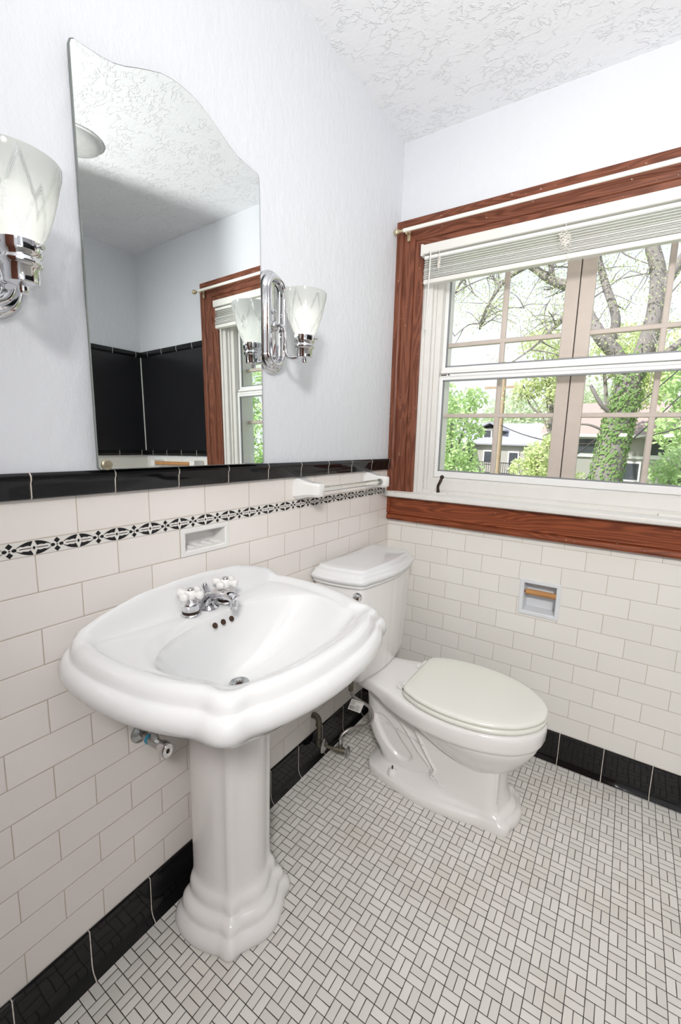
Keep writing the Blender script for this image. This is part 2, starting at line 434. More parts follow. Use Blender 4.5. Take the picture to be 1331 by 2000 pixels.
def emit(name, col, s):
    m, N, L, b = newmat(name); b.inputs['Base Color'].default_value = (*col, 1)
    b.inputs['Emission Color'].default_value = (*col, 1); b.inputs['Emission Strength'].default_value = s
    return m
M_bulb = emit('lit_bulb', (1, .98, .95), 2.2)

# ------------------------------------------------------------------ room shell
bm = BM(); slab(bm, 2, 0, -.1, (-.15, XR+.15), (YB-.15, .30)); struct(obj('floor', bm, M_floor))
bm = BM(); slab(bm, 2, H, .1, (-.15, XR+.15), (YB-.15, .35)); struct(obj('ceiling', bm, M_ceil))
SOAP = (-1.1175, -.961, .950, 1.025)
bm = BM()
slab(bm, 0, 0, -.15, (YB, 0.0), (0, H, BT, 1.04, 1.16), holes=[(SOAP[0]+.012, SOAP[1]-.012, SOAP[2]+.012, SOAP[3]-.008)],
     mat_fn=lambda v, u: 0 if v > 1.16 else (2 if v > 1.04 else 1))
struct(obj('wall_left', bm, [M_wall, M_tileL, M_tileLtop]))
WX0, WX1, WZ0, WZ1 = .12, 1.19, 1.01, 2.06
TP = (.612, .765, .585, .733)
bm = BM()
slab(bm, 1, 0, .15, (-.15, XR+.15, 1.31), (0, H, 1.16),
     holes=[(WX0, WX1, WZ0, WZ1), (TP[0]+.012, TP[1]-.012, TP[2]+.012, TP[3]-.012)],
     mat_fn=lambda v, u: 0 if v > 1.16 else 1)
struct(obj('wall_back', bm, [M_wall, M_tileB]))
bm = BM(); slab(bm, 0, XR, .15, (YB, 0), (0, H, 1.18), mat_fn=lambda v, u: 1 if v < 1.18 else 0); struct(obj('wall_right', bm, [M_wall, M_alctile]))
bm = BM(); slab(bm, 1, YB, -.15, (-.15, XR+.15), (0, H)); struct(obj('wall_front', bm, M_plain))
# stained door behind the camera (seen only as brown reflections in the chrome)
dr = bpy.data.objects.new('door_1', None); C.objects.link(dr); dr.location = (.62, YB, 0); struct(dr)
bm = BM(); box(bm, (-.40, .002, .01), (.40, .035, 2.03)); obj('panel', bm, M_woodZ, dr)
bm = BM()
for a_, b_ in (((-.30, .10), (.30, .85)), ((-.30, 1.0), (.30, 1.9))): box(bm, (a_[0], .034, a_[1]), (b_[0], .044, b_[1]), bevel=.008)
obj('raised_panel', bm, M_woodZ, dr)
bm = BM(); box(bm, (-.50, .001, 0), (-.40, .03, 2.13)); box(bm, (.40, .001, 0), (.50, .03, 2.13)); box(bm, (-.50, .001, 2.03), (.50, .031, 2.13)); obj('casing', bm, M_woodZ, dr)
bm = BM(); lathe(bm, [(.012, 0), (.012, .03), (.026, .04), (.026, .055), (.0001, .065)], (.34, .035, 1.0), (0, 1, 0), 20); obj('door_knob', bm, M_brass, dr, smooth=True)
bm = BM(); slab(bm, 1, -1.62, -.12, (1.64, XR), (0, H)); struct(obj('wall_alcove', bm, M_wall))

# black glazed cap rail, left wall
def extrude_prof(bm, prof, axis, a, b, mi=0):
    """prof: list of (outward, z) closed; axis 'y' -> on x=0 wall; 'x' -> on y=0 wall (outward = -y); 'xr' on x=XR wall"""
    def P(d, z, t):
        if axis == 'y': return (d, t, z)
        if axis == 'x': return (t, -d, z)
        return (XR-d, t, z)
    loft(bm, [[P(d, z, a) for d, z in prof], [P(d, z, b) for d, z in prof]], mi)
rail = [(0, RB), (.010, RB), (.013, RB+.003), (.0135, RB+.030), (.017, RB+.036), (.017, RB+.043), (.012, RT), (0, RT)]
bm = BM(); extrude_prof(bm, rail, 'y', YB, -.001); struct(obj('trim_1', bm, M_railL, smooth=True, angle=50))
base = [(0, 0), (.022, 0), (.020, .004), (.012, .012), (.008, .022), (.0065, .034), (.0065, BT-.002), (.004, BT), (0, BT)]
bm = BM(); extrude_prof(bm, base, 'y', YB, -.001); struct(obj('baseboard_left', bm, M_baseL, smooth=True, angle=50))
bm = BM(); extrude_prof(bm, base, 'x', .001, XR); struct(obj('baseboard_back', bm, M_baseB, smooth=True, angle=50))
# alcove (seen only in the mirror): black glass panels between black rails
for z0 in (1.830, 1.178):
    pr = [(0, z0), (.012, z0), (.016, z0+.02), (.012, z0+.034), (0, z0+.034)]
    bm = BM(); extrude_prof(bm, pr, 'x', 1.31, XR); struct(obj('trim_%d' % (2 if z0 > 1.5 else 4), bm, M_baseB, smooth=True))
    bm = BM(); extrude_prof(bm, pr, 'xr', -1.62, 0); struct(obj('trim_%d' % (3 if z0 > 1.5 else 5), bm, M_railL, smooth=True))
bm = BM(); box(bm, (1.31, -.008, 1.211), (XR-.009, 0, 1.831)); struct(obj('trim_6', bm, M_blackp))
bm = BM(); box(bm, (XR-.008, -1.62, 1.211), (XR, 0, 1.831)); struct(obj('trim_7', bm, M_blackp))
bm = BM(); box(bm, (XR-.0125, -.0125, 1.211), (XR-.0075, -.0075, 1.831)); struct(obj('trim_9', bm, pbr('white_caulk_line', (.75, .74, .70), .6)))

# patterned liner strip
def liner():
    bm = BM(); z0, z1 = 1.0255, 1.0545; zc = (z0+z1)/2; hh = (z1-z0)/2
    box(bm, (0, YB, z0), (.0015, -.0005, z1), 0)
    X = .0019; per = .0783
    def poly(pts, y0):
        q = [bm.verts.new((X, y0+a*per, zc+b*hh)) for a, b in pts]
        f = bm.faces.new(q); f.material_index = 1
        if f.normal.x < 0: f.normal_flip()
    n = int((0-YB)/per)+1
    for i in range(n):
        y0 = -.0000-.0225-per*i
        y0 = -1.471 + per*(18-i)
        if y0 > -.012 or y0 < YB: continue
        # flower: top/bottom big diamonds, side small hexagons, centre dot
        for s in (1, -1):
            poly([(0, .15*s), (.045, .42*s), (.075, .55*s), (0, .98*s), (-.075, .55*s), (-.045, .42*s)], y0)
            poly([(.035*s, 0), (.075*s, .22), (.12*s, .22), (.15*s, 0), (.12*s, -.22), (.075*s, -.22)], y0)
        poly([(.02*cos(a*pi/4), .10*sin(a*pi/4)) for a in range(8)], y0)
        if y0+per > -.004: continue
        # lens between flowers
        poly([(.5-.035, 0), (.5, .26), (.535, 0), (.5, -.26)], y0)
        for s in (1, -1):
            poly([(.5+s*.055, .05), (.5+s*.30, .05), (.5+s*.30, -.05), (.5+s*.055, -.05)], y0)
            for t in (1, -1):
                us = [.13, .18, .23, .28, .33, .38, .43, .48]
                arc = [(.5+s*(.5-u_), t*.93*sin(min(1, (u_-.10)/.37)*pi/2)**.75) for u_ in us]
                inner = [(.5+s*(.5-u_), t*v_) for u_, v_ in ((.395, .26), (.35, .36), (.30, .27), (.25, .40), (.19, .30))]
                for a_ in range(len(arc)-1):
                    lo = lambda u_: t*(.26+.12*abs(sin((u_-.15)*22))) if u_ > .18 else t*.93*sin(max(0, (u_-.10)/.37)*pi/2)**.75*.72
                    u0, u1 = us[a_], us[a_+1]
                    b0, b1 = (t*.93 if u0 > .45 else lo(u0)), (t*.55 if u1 > .45 else lo(u1))
                    poly([arc[a_], arc[a_+1], (.5+s*(.5-min(u1, .455)), b1), (.5+s*(.5-u0), b0)], y0)
    return bm
struct(obj('trim_8', liner(), [pbr('liner_white_glaze', (.76, .735, .70), .15), M_blackp]))

# ------------------------------------------------------------------ window (structure)
win = bpy.data.objects.new('window_1', None); C.objects.link(win); win.location = (.655, 0, 1.03); struct(win)
def wpart(name, bm, mat, **kw):
    for v in bm.verts: v.co -= Vector((.655, 0, 1.03))
    return obj(name, bm, mat, win, **kw)
cp = [(0, 0), (0, .034), (.020, .034), (.026, .030), (.030, .022), (.034, .024), (.070, .019), (.078, .018), (.080, .013), (.083, .018), (.116, .015), (.12, .012), (.12, 0)]
def casing_seg(c0, c1, d0, d1):
    bm = BM()
    loft(bm, [[(c0[0]+d0[0]*w_, -d, c0[1]+d0[1]*w_) for w_, d in cp], [(c1[0]+d1[0]*w_, -d, c1[1]+d1[1]*w_) for w_, d in cp]])
    return bm
OX0, OX1, OZ1 = .001, 1.31, 2.168
wpart('casing_left', casing_seg((OX0, 1.035), (OX0, OZ1), (1, 0), (1, -1)), M_woodZ, smooth=True, angle=25)
wpart('casing_right', casing_seg((OX1, 1.035), (OX1, OZ1), (-1, 0), (-1, -1)), M_woodZ, smooth=True, angle=25)
wpart('casing_head', casing_seg((OX0, OZ1), (OX1, OZ1), (1, -1), (-1, -1)), M_woodX, smooth=True, angle=25)
bm = BM()
st = [(.06, 1.012), (-.045, 1.010), (-.052, 1.014), (-.054, 1.022), (-.052, 1.031), (-.045, 1.036), (.06, 1.040)]
loft(bm, [[(.001, y, z) for y, z in st], [(1.33, y, z) for y, z in st]])
wpart('sill', bm, M_trimw, smooth=True, angle=40)
bm = BM()
ap = [(0, 1.012), (.020, 1.012), (.020, .935), (.022, .932), (.018, .928), (.026, .924), (.028, .912), (.024, .903), (0, .903)]
loft(bm, [[(.001, -d, z) for d, z in ap], [(1.32, -d, z) for d, z in ap]])
box(bm, (.001, -.027, .935), (.016, -.018, 1.011)); 
wpart('apron', bm, M_woodApron, smooth=True, angle=25)
# jambs (stepped white mouldings) and head
bm = BM()
for (a, b, y0, y1) in ((.12, .135, -.004, .17), (.135, .160, .004, .17), (.160, .172, .020, .17), (.172, .196, .030, .17)):
    box(bm, (a, y0, 1.035), (b, y1, 2.06), bevel=.0015)
for (a, b, y0, y1) in ((.12, .135, -.004, .17), (.135, .160, .004, .17), (.160, .172, .020, .17), (.172, .196, .030, .17)):
    box(bm, (1.31-b, y0, 1.035), (1.31-a, y1, 2.06), bevel=.0015)
box(bm, (.12, -.002, 2.045), (1.19, .17, 2.062))
wpart('jamb', bm, M_trimw)
# sloped white sub-sill below the sash
bm = BM()
ss = [(.17, 1.02), (.012, 1.036), (.010, 1.052), (.028, 1.056), (.030, 1.098), (.036, 1.104), (.05, 1.108), (.17, 1.108)]
loft(bm, [[(.135, y, z) for y, z in ss], [(1.175, y, z) for y, z in ss]])
wpart('sub_sill', bm, M_trimw, smooth=True, angle=30)
# storm sashes
def sash(name, x0, x1, z0, z1, y, rail_t, rail_b, stile=.016, pane=True):
    bm = BM(); d = .016
    box(bm, (x0, y-d/2, z0), (x0+stile, y+d/2, z1), bevel=.002)
    box(bm, (x1-stile, y-d/2, z0), (x1, y+d/2, z1), bevel=.002)
    box(bm, (x0+stile*.8, y-d/2, z0), (x1-stile*.8, y+d/2-.001, z0+rail_b), bevel=.003)
    box(bm, (x0+stile*.8, y-d/2, z1-rail_t), (x1-stile*.8, y+d/2-.001, z1), bevel=.003)
    g = .005
    X0, X1, Z0, Z1 = x0+stile, x1-stile, z0+rail_b, z1-rail_t
    for a, b in (((X0-.001, y-.006, Z0-.001), (X0+g, y+.004, Z1+.001)), ((X1-g, y-.006, Z0-.001), (X1+.001, y+.004, Z1+.001)),
                 ((X0, y-.006, Z0-.001), (X1, y+.004, Z0+g)), ((X0, y-.006, Z1-g), (X1, y+.004, Z1+.001))):
        box(bm, a, b, 1)
    o = wpart(name, bm, [M_storm, M_gasket])
    bm = BM()
    vs = [bm.verts.new(Vector(v)-Vector((.655, 0, 1.03))) for v in ((X0+g, y, Z0+g), (X1-g, y, Z0+g), (X1-g, y, Z1-g), (X0+g, y, Z1-g))]
    bm.faces.new(vs); po = obj('pane', bm, M_pane, o)
    return o
sash('sash_lower', .196, 1.112, 1.108, 1.545, .052, .018, .028)
sash('sash_upper', .196, 1.112, 1.552, 2.045, .070, .018, .032)
bm = BM()
box(bm, (.20, .040, 1.540), (1.108, .062, 1.552), bevel=.003); box(bm, (.20, .046, 1.556), (1.108, .064, 1.567), bevel=.002)
box(bm, (.205, .038, 1.546), (.23, .042, 1.550), 1)
box(bm, (.237, .038, 1.546), (.243, .042, 1.551), 1)
wpart('meeting_rail', bm, [M_storm, M_darkgap])
# wooden casements behind
def casement(name, x0, x1, muntin_x, sl, sr):
    bm = BM(); y0, y1 = .118, .145; z0, z1 = 1.04, 2.05
    box(bm, (x0, y0, z0), (x0+sl, y1, z1), bevel=.003); box(bm, (x1-sr, y0, z0), (x1, y1, z1), bevel=.003)
    box(bm, (x0+sl*.9, y0+.001, z0), (x1-sr*.9, y1, z0+.07)); box(bm, (x0+sl*.9, y0+.001, z1-.06), (x1-sr*.9, y1, z1))
    def mun(a, b):
        box(bm, a, b, bevel=.004, seg=2)
    mun((muntin_x-.010, y0+.004, z0+.06), (muntin_x+.010, y1-.002, z1-.05))
    for z in (1.382, 1.687): mun((x0+sl-.002, y0+.003, z-.009), (x1-sr+.002, y1-.002, z+.009))
    o = wpart(name, bm, M_casement)
    xs = [x0+sl, muntin_x, x1-sr]; zs = [z0+.07, 1.382, 1.687, z1-.06]
    bm = BM()
    for i in range(2):
        for j in range(3):
            vs = [bm.verts.new(Vector(v)-Vector((.655, 0, 1.03))) for v in ((xs[i], .136, zs[j]), (xs[i+1], .136, zs[j]), (xs[i+1], .136, zs[j+1]), (xs[i], .136, zs[j+1]))]
            bm.faces.new(vs)
    obj('pane', bm, M_pane, o)
casement('casement_left', .150, .703, .432, .045, .048)
casement('casement_right', .706, 1.185, .984, .050, .045)
bm = BM(); box(bm, (.7025, .121, 1.05), (.7065, .143, 2.04)); wpart('meeting_stile_gap', bm, M_darkgap)
# crank handles
def crank(x):
    bm = BM()
    box(bm, (x-.035, -.008, 1.036), (x+.03, .012, 1.047), bevel=.002)
    pl = wpart('crank_plate', bm, M_trimw)
    bm = BM()
    tube(bm, [(x-.010, -.004, 1.047), (x-.010, -.006, 1.060)], [.008, .006])
    tube(bm, smooth_path([(x-.010, -.006, 1.056), (x-.006, -.018, 1.075), (x+.004, -.022, 1.095), (x+.008, -.014, 1.112)], 4), [.006]*13)
    ball(bm, (x+.008, -.014, 1.114), .009)
    wpart('crank_handle', bm, M_bronze, smooth=True)
crank(.250); 
bm = BM(); box(bm, (1.035, -.008, 1.036), (1.10, .012, 1.047), bevel=.002); wpart('crank_plate', bm, M_trimw)

# ------------------------------------------------------------------ blind
bl = thing('window_blind', 'white aluminium mini blind fully raised and bunched at the top of the window', 'blind', (.655, -.02, 2.05))
def lp(o0, name, bm, mat, parent=None, **kw):
    off = Vector(o0.location)
    for v in bm.verts: v.co -= off
    return obj(name, bm, mat, parent or o0, **kw)
bm = BM(); box(bm, (.124, -.050, 2.016), (1.186, -.012, 2.052), bevel=.004)
box(bm, (.122, -.052, 2.010), (.132, -.010, 2.054), bevel=.001)
lp(bl, 'headrail', bm, M_blind)
bm = BM()
box(bm, (.134, -.040, 2.000), (1.180, -.018, 2.011), bevel=.002)
z = 1.998; random.seed(5)
for i in range(14):
    dy = random.uniform(-.0025, .0025); gap = .0044 if i > 3 else .0085
    pr = [(-.044+dy, z-.0016), (-.032+dy, z), (-.019+dy, z-.0012), (-.019+dy, z-.0020), (-.032+dy, z-.0010), (-.044+dy, z-.0030)]
    loft(bm, [[(.136, a, b) for a, b in pr], [(1.178, a, b) for a, b in pr]])
    z -= gap
lp(bl, 'slats', bm, M_slat)
bm = BM(); box(bm, (.136, -.046, z-.019), (1.178, -.016, z-.001), bevel=.004); lp(bl, 'bottom_rail', bm, M_blind); zb = z-.019
random.seed(11)
for x in (.205, .665):
    bm = BM()
    tube(bm, [(x-.002, -.051, 2.015), (x-.002, -.048, 1.93)], .0009, 6)
    for k in range(3 if x > .5 else 2):
        pts = []; cx = x+random.uniform(-.004, .004)*(4 if x > .5 else 1); cz = 1.985-.012*k
        for q in range(26):
            pts.append((cx+(.018 if x > .5 else .008)*sin(q*1.9+k)*random.uniform(.3, 1), -.052-.004*random.random(), cz-.026*q/26+.010*cos(q*1.3)))
        tube(bm, smooth_path(pts, 3), .0007, 5)
    if x > .5:
        pts = [(x+.012+.006*sin(q*1.7), -.05, 1.95-.006*q) for q in range(12)]
        tube(bm, smooth_path(pts, 3), .0007, 5)
    lp(bl, 'cord', bm, M_cord, smooth=True)
bm = BM(); tube(bm, [(.168, -.056, 2.020), (.168, -.055, 2.0), (.164, -.052, 1.86), (.160, -.050, 1.72)], .0028, 8); lp(bl, 'tilt_wand', bm, M_blind, smooth=True)

# curtain rod
rod = thing('curtain_rod', 'thin cream curtain rod running across the top of the wooden window casing', 'curtain rod', (.66, -.06, 2.118))
bm = BM(); tube(bm, [(.045, -.062, 2.118), (1.29, -.062, 2.118)], .0075, 14); lp(rod, 'rod', bm, M_rod, smooth=True)
for x in (.045, 1.29):
    s = -1 if x < .5 else 1
    bm = BM(); lathe(bm, [(.0001, 0), (.0055, .0005), (.0055, .018), (.008, .020), (.008, .024), (.0115, .028), (.0125, .034), (.010, .040), (.0001, .043)], (x, -.062, 2.118), (s, 0, 0), 16)
    lp(rod, 'finial', bm, M_brass, smooth=True)
    bm = BM(); box(bm, (x-s*.012-.006, -.060, 2.105), (x-s*.012+.006, -.030, 2.112), bevel=.001); box(bm, (x-s*.012-.007, -.036, 2.085), (x-s*.012+.007, -.0335, 2.125), bevel=.001)
    lp(rod, 'bracket', bm, M_brass)

# ------------------------------------------------------------------ mirror
mr = thing('wall_mirror', 'frameless wall mirror with arched shouldered top above the black tile rail', 'mirror', (.012, -1.0865, 1.184))
half = [(-.233, .0)]
top = [(-.2335, .764), (-.231, .772), (-.225, .776), (-.213, .776), (-.200, .777), (-.178, .779), (-.155, .783), (-.130, .793), (-.105, .806), (-.080, .818), (-.050, .831), (-.025, .8365), (0, .838)]
top = top + [(-a, b) for a, b in top[:-1][::-1]]
# top outline (y, z) relative to bottom centre
outl = [(-.229, 0)] + [(-.2335, .004)] + top + [(.2335, .004), (.229, 0)]
SC = .765/.776*.0 + 1.0
def mxf(y, z, d):
    t = z/.76
    return (.0125 - .0125*t + d, y, z)
zfix = lambda z: z*(1.945-1.187)/.764 if z <= .764 else (1.945-1.187)+(z-.764)*1.03
front = [mxf(y, zfix(z), .004) for y, z in outl]; back = [mxf(y, zfix(z), -.0005) for y, z in outl]
inn = [mxf(y*(1-.008), .0016+zfix(z)*.9965, .0048) for y, z in outl]
bm = BM()
vb = [bm.verts.new(p) for p in back]; vf = [bm.verts.new(p) for p in front]; vi = [bm.verts.new(p) for p in inn]
n = len(vb)
for i in range(n):
    j = (i+1) % n
    f = bm.faces.new((vb[i], vb[j], vf[j], vf[i])); f.material_index = 1
    f = bm.faces.new((vf[i], vf[j], vi[j], vi[i])); f.material_index = 1
f = bm.faces.new(vi); f.material_index = 0
f = bm.faces.new(vb[::-1]); f.material_index = 1
obj('mirror_glass', bm, [M_mirror, M_mirredge], mr)
bm = BM(); lathe(bm, [(.0001, 0), (.010, 0), (.011, .002), (.0085, .004), (.004, .0045), (.0001, .0035)], (.0172, -.216, .010), (1, 0, 0), 18)
c_ = obj('mirror_clip', bm, pbr('tarnished_clip', (.34, .30, .22), .35, metal=.6), mr, smooth=True)

# ------------------------------------------------------------------ wall sconces
def make_sconce(label, loc):
    """origin on the wall plane at the plate centre"""
    t = thing('wall_sconce', label, 'wall light', loc, 0, 'chrome sconces either side of the mirror')
    N = 64
    def race(off, x, hw=.056, hh=.142):
        r = hw-off; c = hh-hw; L = []
        for k in range(N):
            a = 2*pi*k/N; y = r*cos(a); z = r*sin(a) + (c if sin(a) >= 0 else -c)
            L.append((x, y, z))
        return L
    pr = [(0, 0), (0, .010), (.003, .015), (.007, .016), (.008, .020), (.011, .026), (.016, .028), (.017, .031), (.020, .036), (.025, .037), (.029, .034), (.031, .028), (.032, .020), (.034, .018)]
    bm = BM(); loft(bm, [race(o, x) for o, x in pr]); obj('backplate', bm, M_chrome, t, smooth=True, angle=55)
    for z in (.030, -.098):
        bm = BM(); lathe(bm, [(.007, .018), (.007, .021), (.004, .023), (.004, .027), (.0001, .029)], (0, 0, z), (1, 0, 0), 16); obj('screw', bm, M_chrome, t, smooth=True)
    bm = BM()
    lathe(bm, [(.014, .018), (.015, .024), (.012, .028), (.010, .032), (.0001, .033)], (0, 0, -.010), (1, 0, 0), 20)
    path = smooth_path([(.028, 0, -.010), (.052, 0, -.013), (.061, .001, -.030), (.062, .002, -.065), (.066, .004, -.092), (.082, .006, -.102), (.100, .008, -.102), (.118, .010, -.100)], 6)
    tube(bm, path, .0055, 12)
    obj('arm', bm, M_chrome, t, smooth=True, angle=60)
    cx, cy = .125, .012
    bm = BM()
    lathe(bm, [(.0001, -.119), (.006, -.118), (.0075, -.114), (.0075, -.108), (.010, -.107), (.0215, -.104), (.0225, -.101), (.0225, -.082), (.0255, -.079), (.028, -.075), (.0275, -.072), (.0245, -.069), (.0245, -.066),
               (.0275, -.063), (.029, -.058), (.029, -.046), (.027, -.045), (.026, -.055), (.010, -.062), (.0001, -.062)], (cx, cy, 0), (0, 0, 1), 36)
    obj('fitter', bm, M_chrome, t, smooth=True, angle=50)
    for k in range(3):
        a = k*2*pi/3+.5; d = Vector((cos(a), sin(a), 0)); bm = BM()
        tube(bm, [Vector((cx, cy, -.052))+d*.027, Vector((cx, cy, -.052))+d*.034], .0022, 8); tube(bm, [Vector((cx, cy, -.052))+d*.034, Vector((cx, cy, -.052))+d*.037], .0042, 10)
        obj('thumbscrew', bm, M_chrome, t, smooth=True)
    sh = BM()
    prof = [(.0255, -.052), (.0270, -.044), (.033, -.034), (.040, -.018), (.0465, .002), (.052, .024), (.056, .044), (.0592, .056), (.0600, .063), (.0600, .068)]
    th = .0028
    full = prof + [(r-th, z) for r, z in prof[::-1]]
    lathe(sh, full, (0, 0, 0), (0, 0, 1), 64, caps=False)
    # close the two rims
    sh.verts.ensure_lookup_table(); nn = 64; last = (len(full)-1)*nn
    for k in range(nn): sh.faces.new((sh.verts[k], sh.verts[(k+1) % nn], sh.verts[last+(k+1) % nn], sh.verts[last+k]))
    for v in sh.verts: v.co.z += .052
    s = obj('glass_shade', sh, M_shade, t, smooth=True, angle=60); s.location = (cx, cy, -.052)
    bm = BM(); lathe(bm, [(.012, -.060), (.012, -.040), (.014, -.030), (.022, -.008), (.0245, .008), (.022, .022), (.013, .034), (.0001, .037)], (cx, cy, 0), (0, 0, 1), 24)
    obj('bulb', bm, M_bulb, t, smooth=True)
    return t
make_sconce('chrome sconce with lit etched glass shade, between the mirror and the window', (0, -.800, 1.590))
make_sconce('chrome sconce with lit etched glass shade, left of the mirror', (0, -1.474, 1.584))

# ------------------------------------------------------------------ ceiling light (seen in mirror)
cl = thing('ceiling_light', 'round textured glass ceiling light, seen in the top left of the mirror', 'ceiling light', (1.155, -.755, H))
bm = BM(); lathe(bm, [(.108, 0), (.108, -.006), (.104, -.008), (.0001, -.008)], (0, 0, 0), (0, 0, 1), 40); obj('rim', bm, M_china, cl, smooth=True, angle=40)
bm = BM(); lathe(bm, [(.104, -.006), (.098, -.018), (.078, -.028), (.05, -.034), (.02, -.037), (.0001, -.037)], (0, 0, 0), (0, 0, 1), 40)
obj('glass_dome', bm, pbr('pressed_glass_dome', (.60, .61, .60), .12, bump=.8, bscale=60, noise=.2, nscale=30), cl, smooth=True)

# ------------------------------------------------------------------ towel bar
tb = thing('towel_bar', 'clear towel bar on white ceramic posts below the black tile rail', 'towel bar', (0, -.424, 1.095))
def post(y, s):
    bm = BM(); L = []
    for x, hy, hz in ((0, .038, .037), (.012, .036, .035), (.030, .026, .029), (.048, .0195, .0245), (.060, .018, .0235), (.084, .018, .0235), (.092, .015, .020), (.095, .009, .013)):
        ch = .35
        L.append([(x, y+hy*a-(0), 1.093+hz*b) for a, b in ((1, 1-ch), (1-ch, 1), (-1+ch, 1), (-1, 1-ch), (-1, -1+ch), (-1+ch, -1), (1-ch, -1), (1, -1+ch))])
    loft(bm, L); return lp(tb, 'post', bm, M_china, smooth=True, angle=30)
post(-.650, 1); post(-.198, -1)
bm = BM(); tube(bm, [(.068, -.636, 1.093), (.068, -.212, 1.093)], .0105, 20); lp(tb, 'rod', bm, M_rodglass, smooth=True)
bm = BM(); tube(bm, [(.068, -.226, 1.093), (.068, -.211, 1.093)], .013, 20); lp(tb, 'collar', bm, M_dullchrome, smooth=True)

# wooden towel bar in the alcove (mirror only)
wb = thing('wooden_towel_bar', 'wooden towel bar with white ends, reflected at the foot of the mirror', 'towel bar', (1.60, 0, 1.128))
bm = BM(); tube(bm, [(1.42, -.06, 1.128), (1.80, -.06, 1.128)], .012, 14); lp(wb, 'rod', bm, M_roll, smooth=True)
for x in (1.405, 1.815):
    bm = BM(); box(bm, (x-.022, -.078, 1.106), (x+.022, 0, 1.150), bevel=.006); lp(wb, 'post', bm, M_china)

# ------------------------------------------------------------------ recessed soap dish & paper holder
sd = thing('soap_dish', 'white ceramic soap dish recessed into the tiles above the sink', 'soap dish', (0, -1.039, .988))
def recess_frame(bm, axis, u0, u1, v0, v1, fw_, depth, lip=.003):
    """rounded frame with a box-shaped recess behind it. axis 0: opens to +x; axis 1: opens to -y"""
    def P(u, v, d): return (d, u, v) if axis == 0 else (u, -d, v)
    def ring(i, d, r=.002): return [P(u0+i, v0+i, d), P(u1-i, v0+i, d), P(u1-i, v1-i, d), P(u0+i, v1-i, d)]
    loft(bm, [ring(0, .0002), ring(0, lip*.7), ring(.0015, lip), ring(fw_-.003, lip), ring(fw_, lip*.3), ring(fw_+.002, -depth*.5), ring(fw_+.004, -depth)], cap0=False)
bm = BM(); recess_frame(bm, 0, SOAP[0]+.001, SOAP[1]-.001, SOAP[2]+.001, SOAP[3]-.001, .014, .045)
lp(sd, 'body', bm, M_china)
bm = BM()
for k in range(4):
    y = -1.083+.029*k
    tube(bm, [(-.035, y, .9700), (.001, y+.004, .9685)], .0045, 8)
lp(sd, 'ridges', bm, M_china, smooth=True)
th_ = thing('toilet_paper_holder', 'white recessed toilet paper holder set in the tiles under the window', 'toilet paper holder', ((TP[0]+TP[1])/2, 0, (TP[2]+TP[3])/2))
bm = BM(); recess_frame(bm, 1, TP[0]+.001, TP[1]-.001, TP[2]+.001, TP[3]-.001, .016, .055, .004)
lp(th_, 'body', bm, pbr('bluish_ceramic', (.72, .74, .77), .15))
bm = BM(); tube(bm, [(TP[0]+.024, .012, .678), (TP[1]-.017, .012, .678)], .0115, 18)
rl = lp(th_, 'roller', bm, M_roll, smooth=True); rl['label'] = 'light wooden roller, empty'
bm = BM(); tube(bm, [(TP[0]+.014, .012, .678), (TP[0]+.026, .012, .678)], .0055, 12); lp(th_, 'spindle', bm, pbr('dark_wood_pin', (.20, .09, .05), .5), smooth=True)

# ------------------------------------------------------------------ pedestal sink
def resample_half(pts, n, cx):
    """half outline (x, v>=0) from back centre to front centre -> full loop of 2n points evenly by angle about (cx,0)"""
    full = [Vector((a, b)) for a, b in pts]
    # densify with a smooth pass
    dens = [Vector((p[0], p[1])) for p in smooth_path([(a, b, 0) for a, b in pts], 6)]
    return dens
class Outline:
    def __init__(s, pts, cx):
        s.cx = cx; d = [Vector((p[0], p[1])) for p in smooth_path([(a, b, 0) for a, b in pts], 8)]
        s.tab = sorted((atan2(max(p.y, 0), p.x-cx), sqrt((p.x-cx)**2+p.y**2)) for p in d)
    def r(s, a):
        a = abs((a+pi) % (2*pi)-pi); T = s.tab
        if a <= T[0][0]: return T[0][1]
        for (a0, r0), (a1, r1) in zip(T[:-1], T[1:]):
            if a0 <= a <= a1: return r0+(r1-r0)*((a-a0)/(a1-a0) if a1 > a0 else 0)
        return T[-1][1]
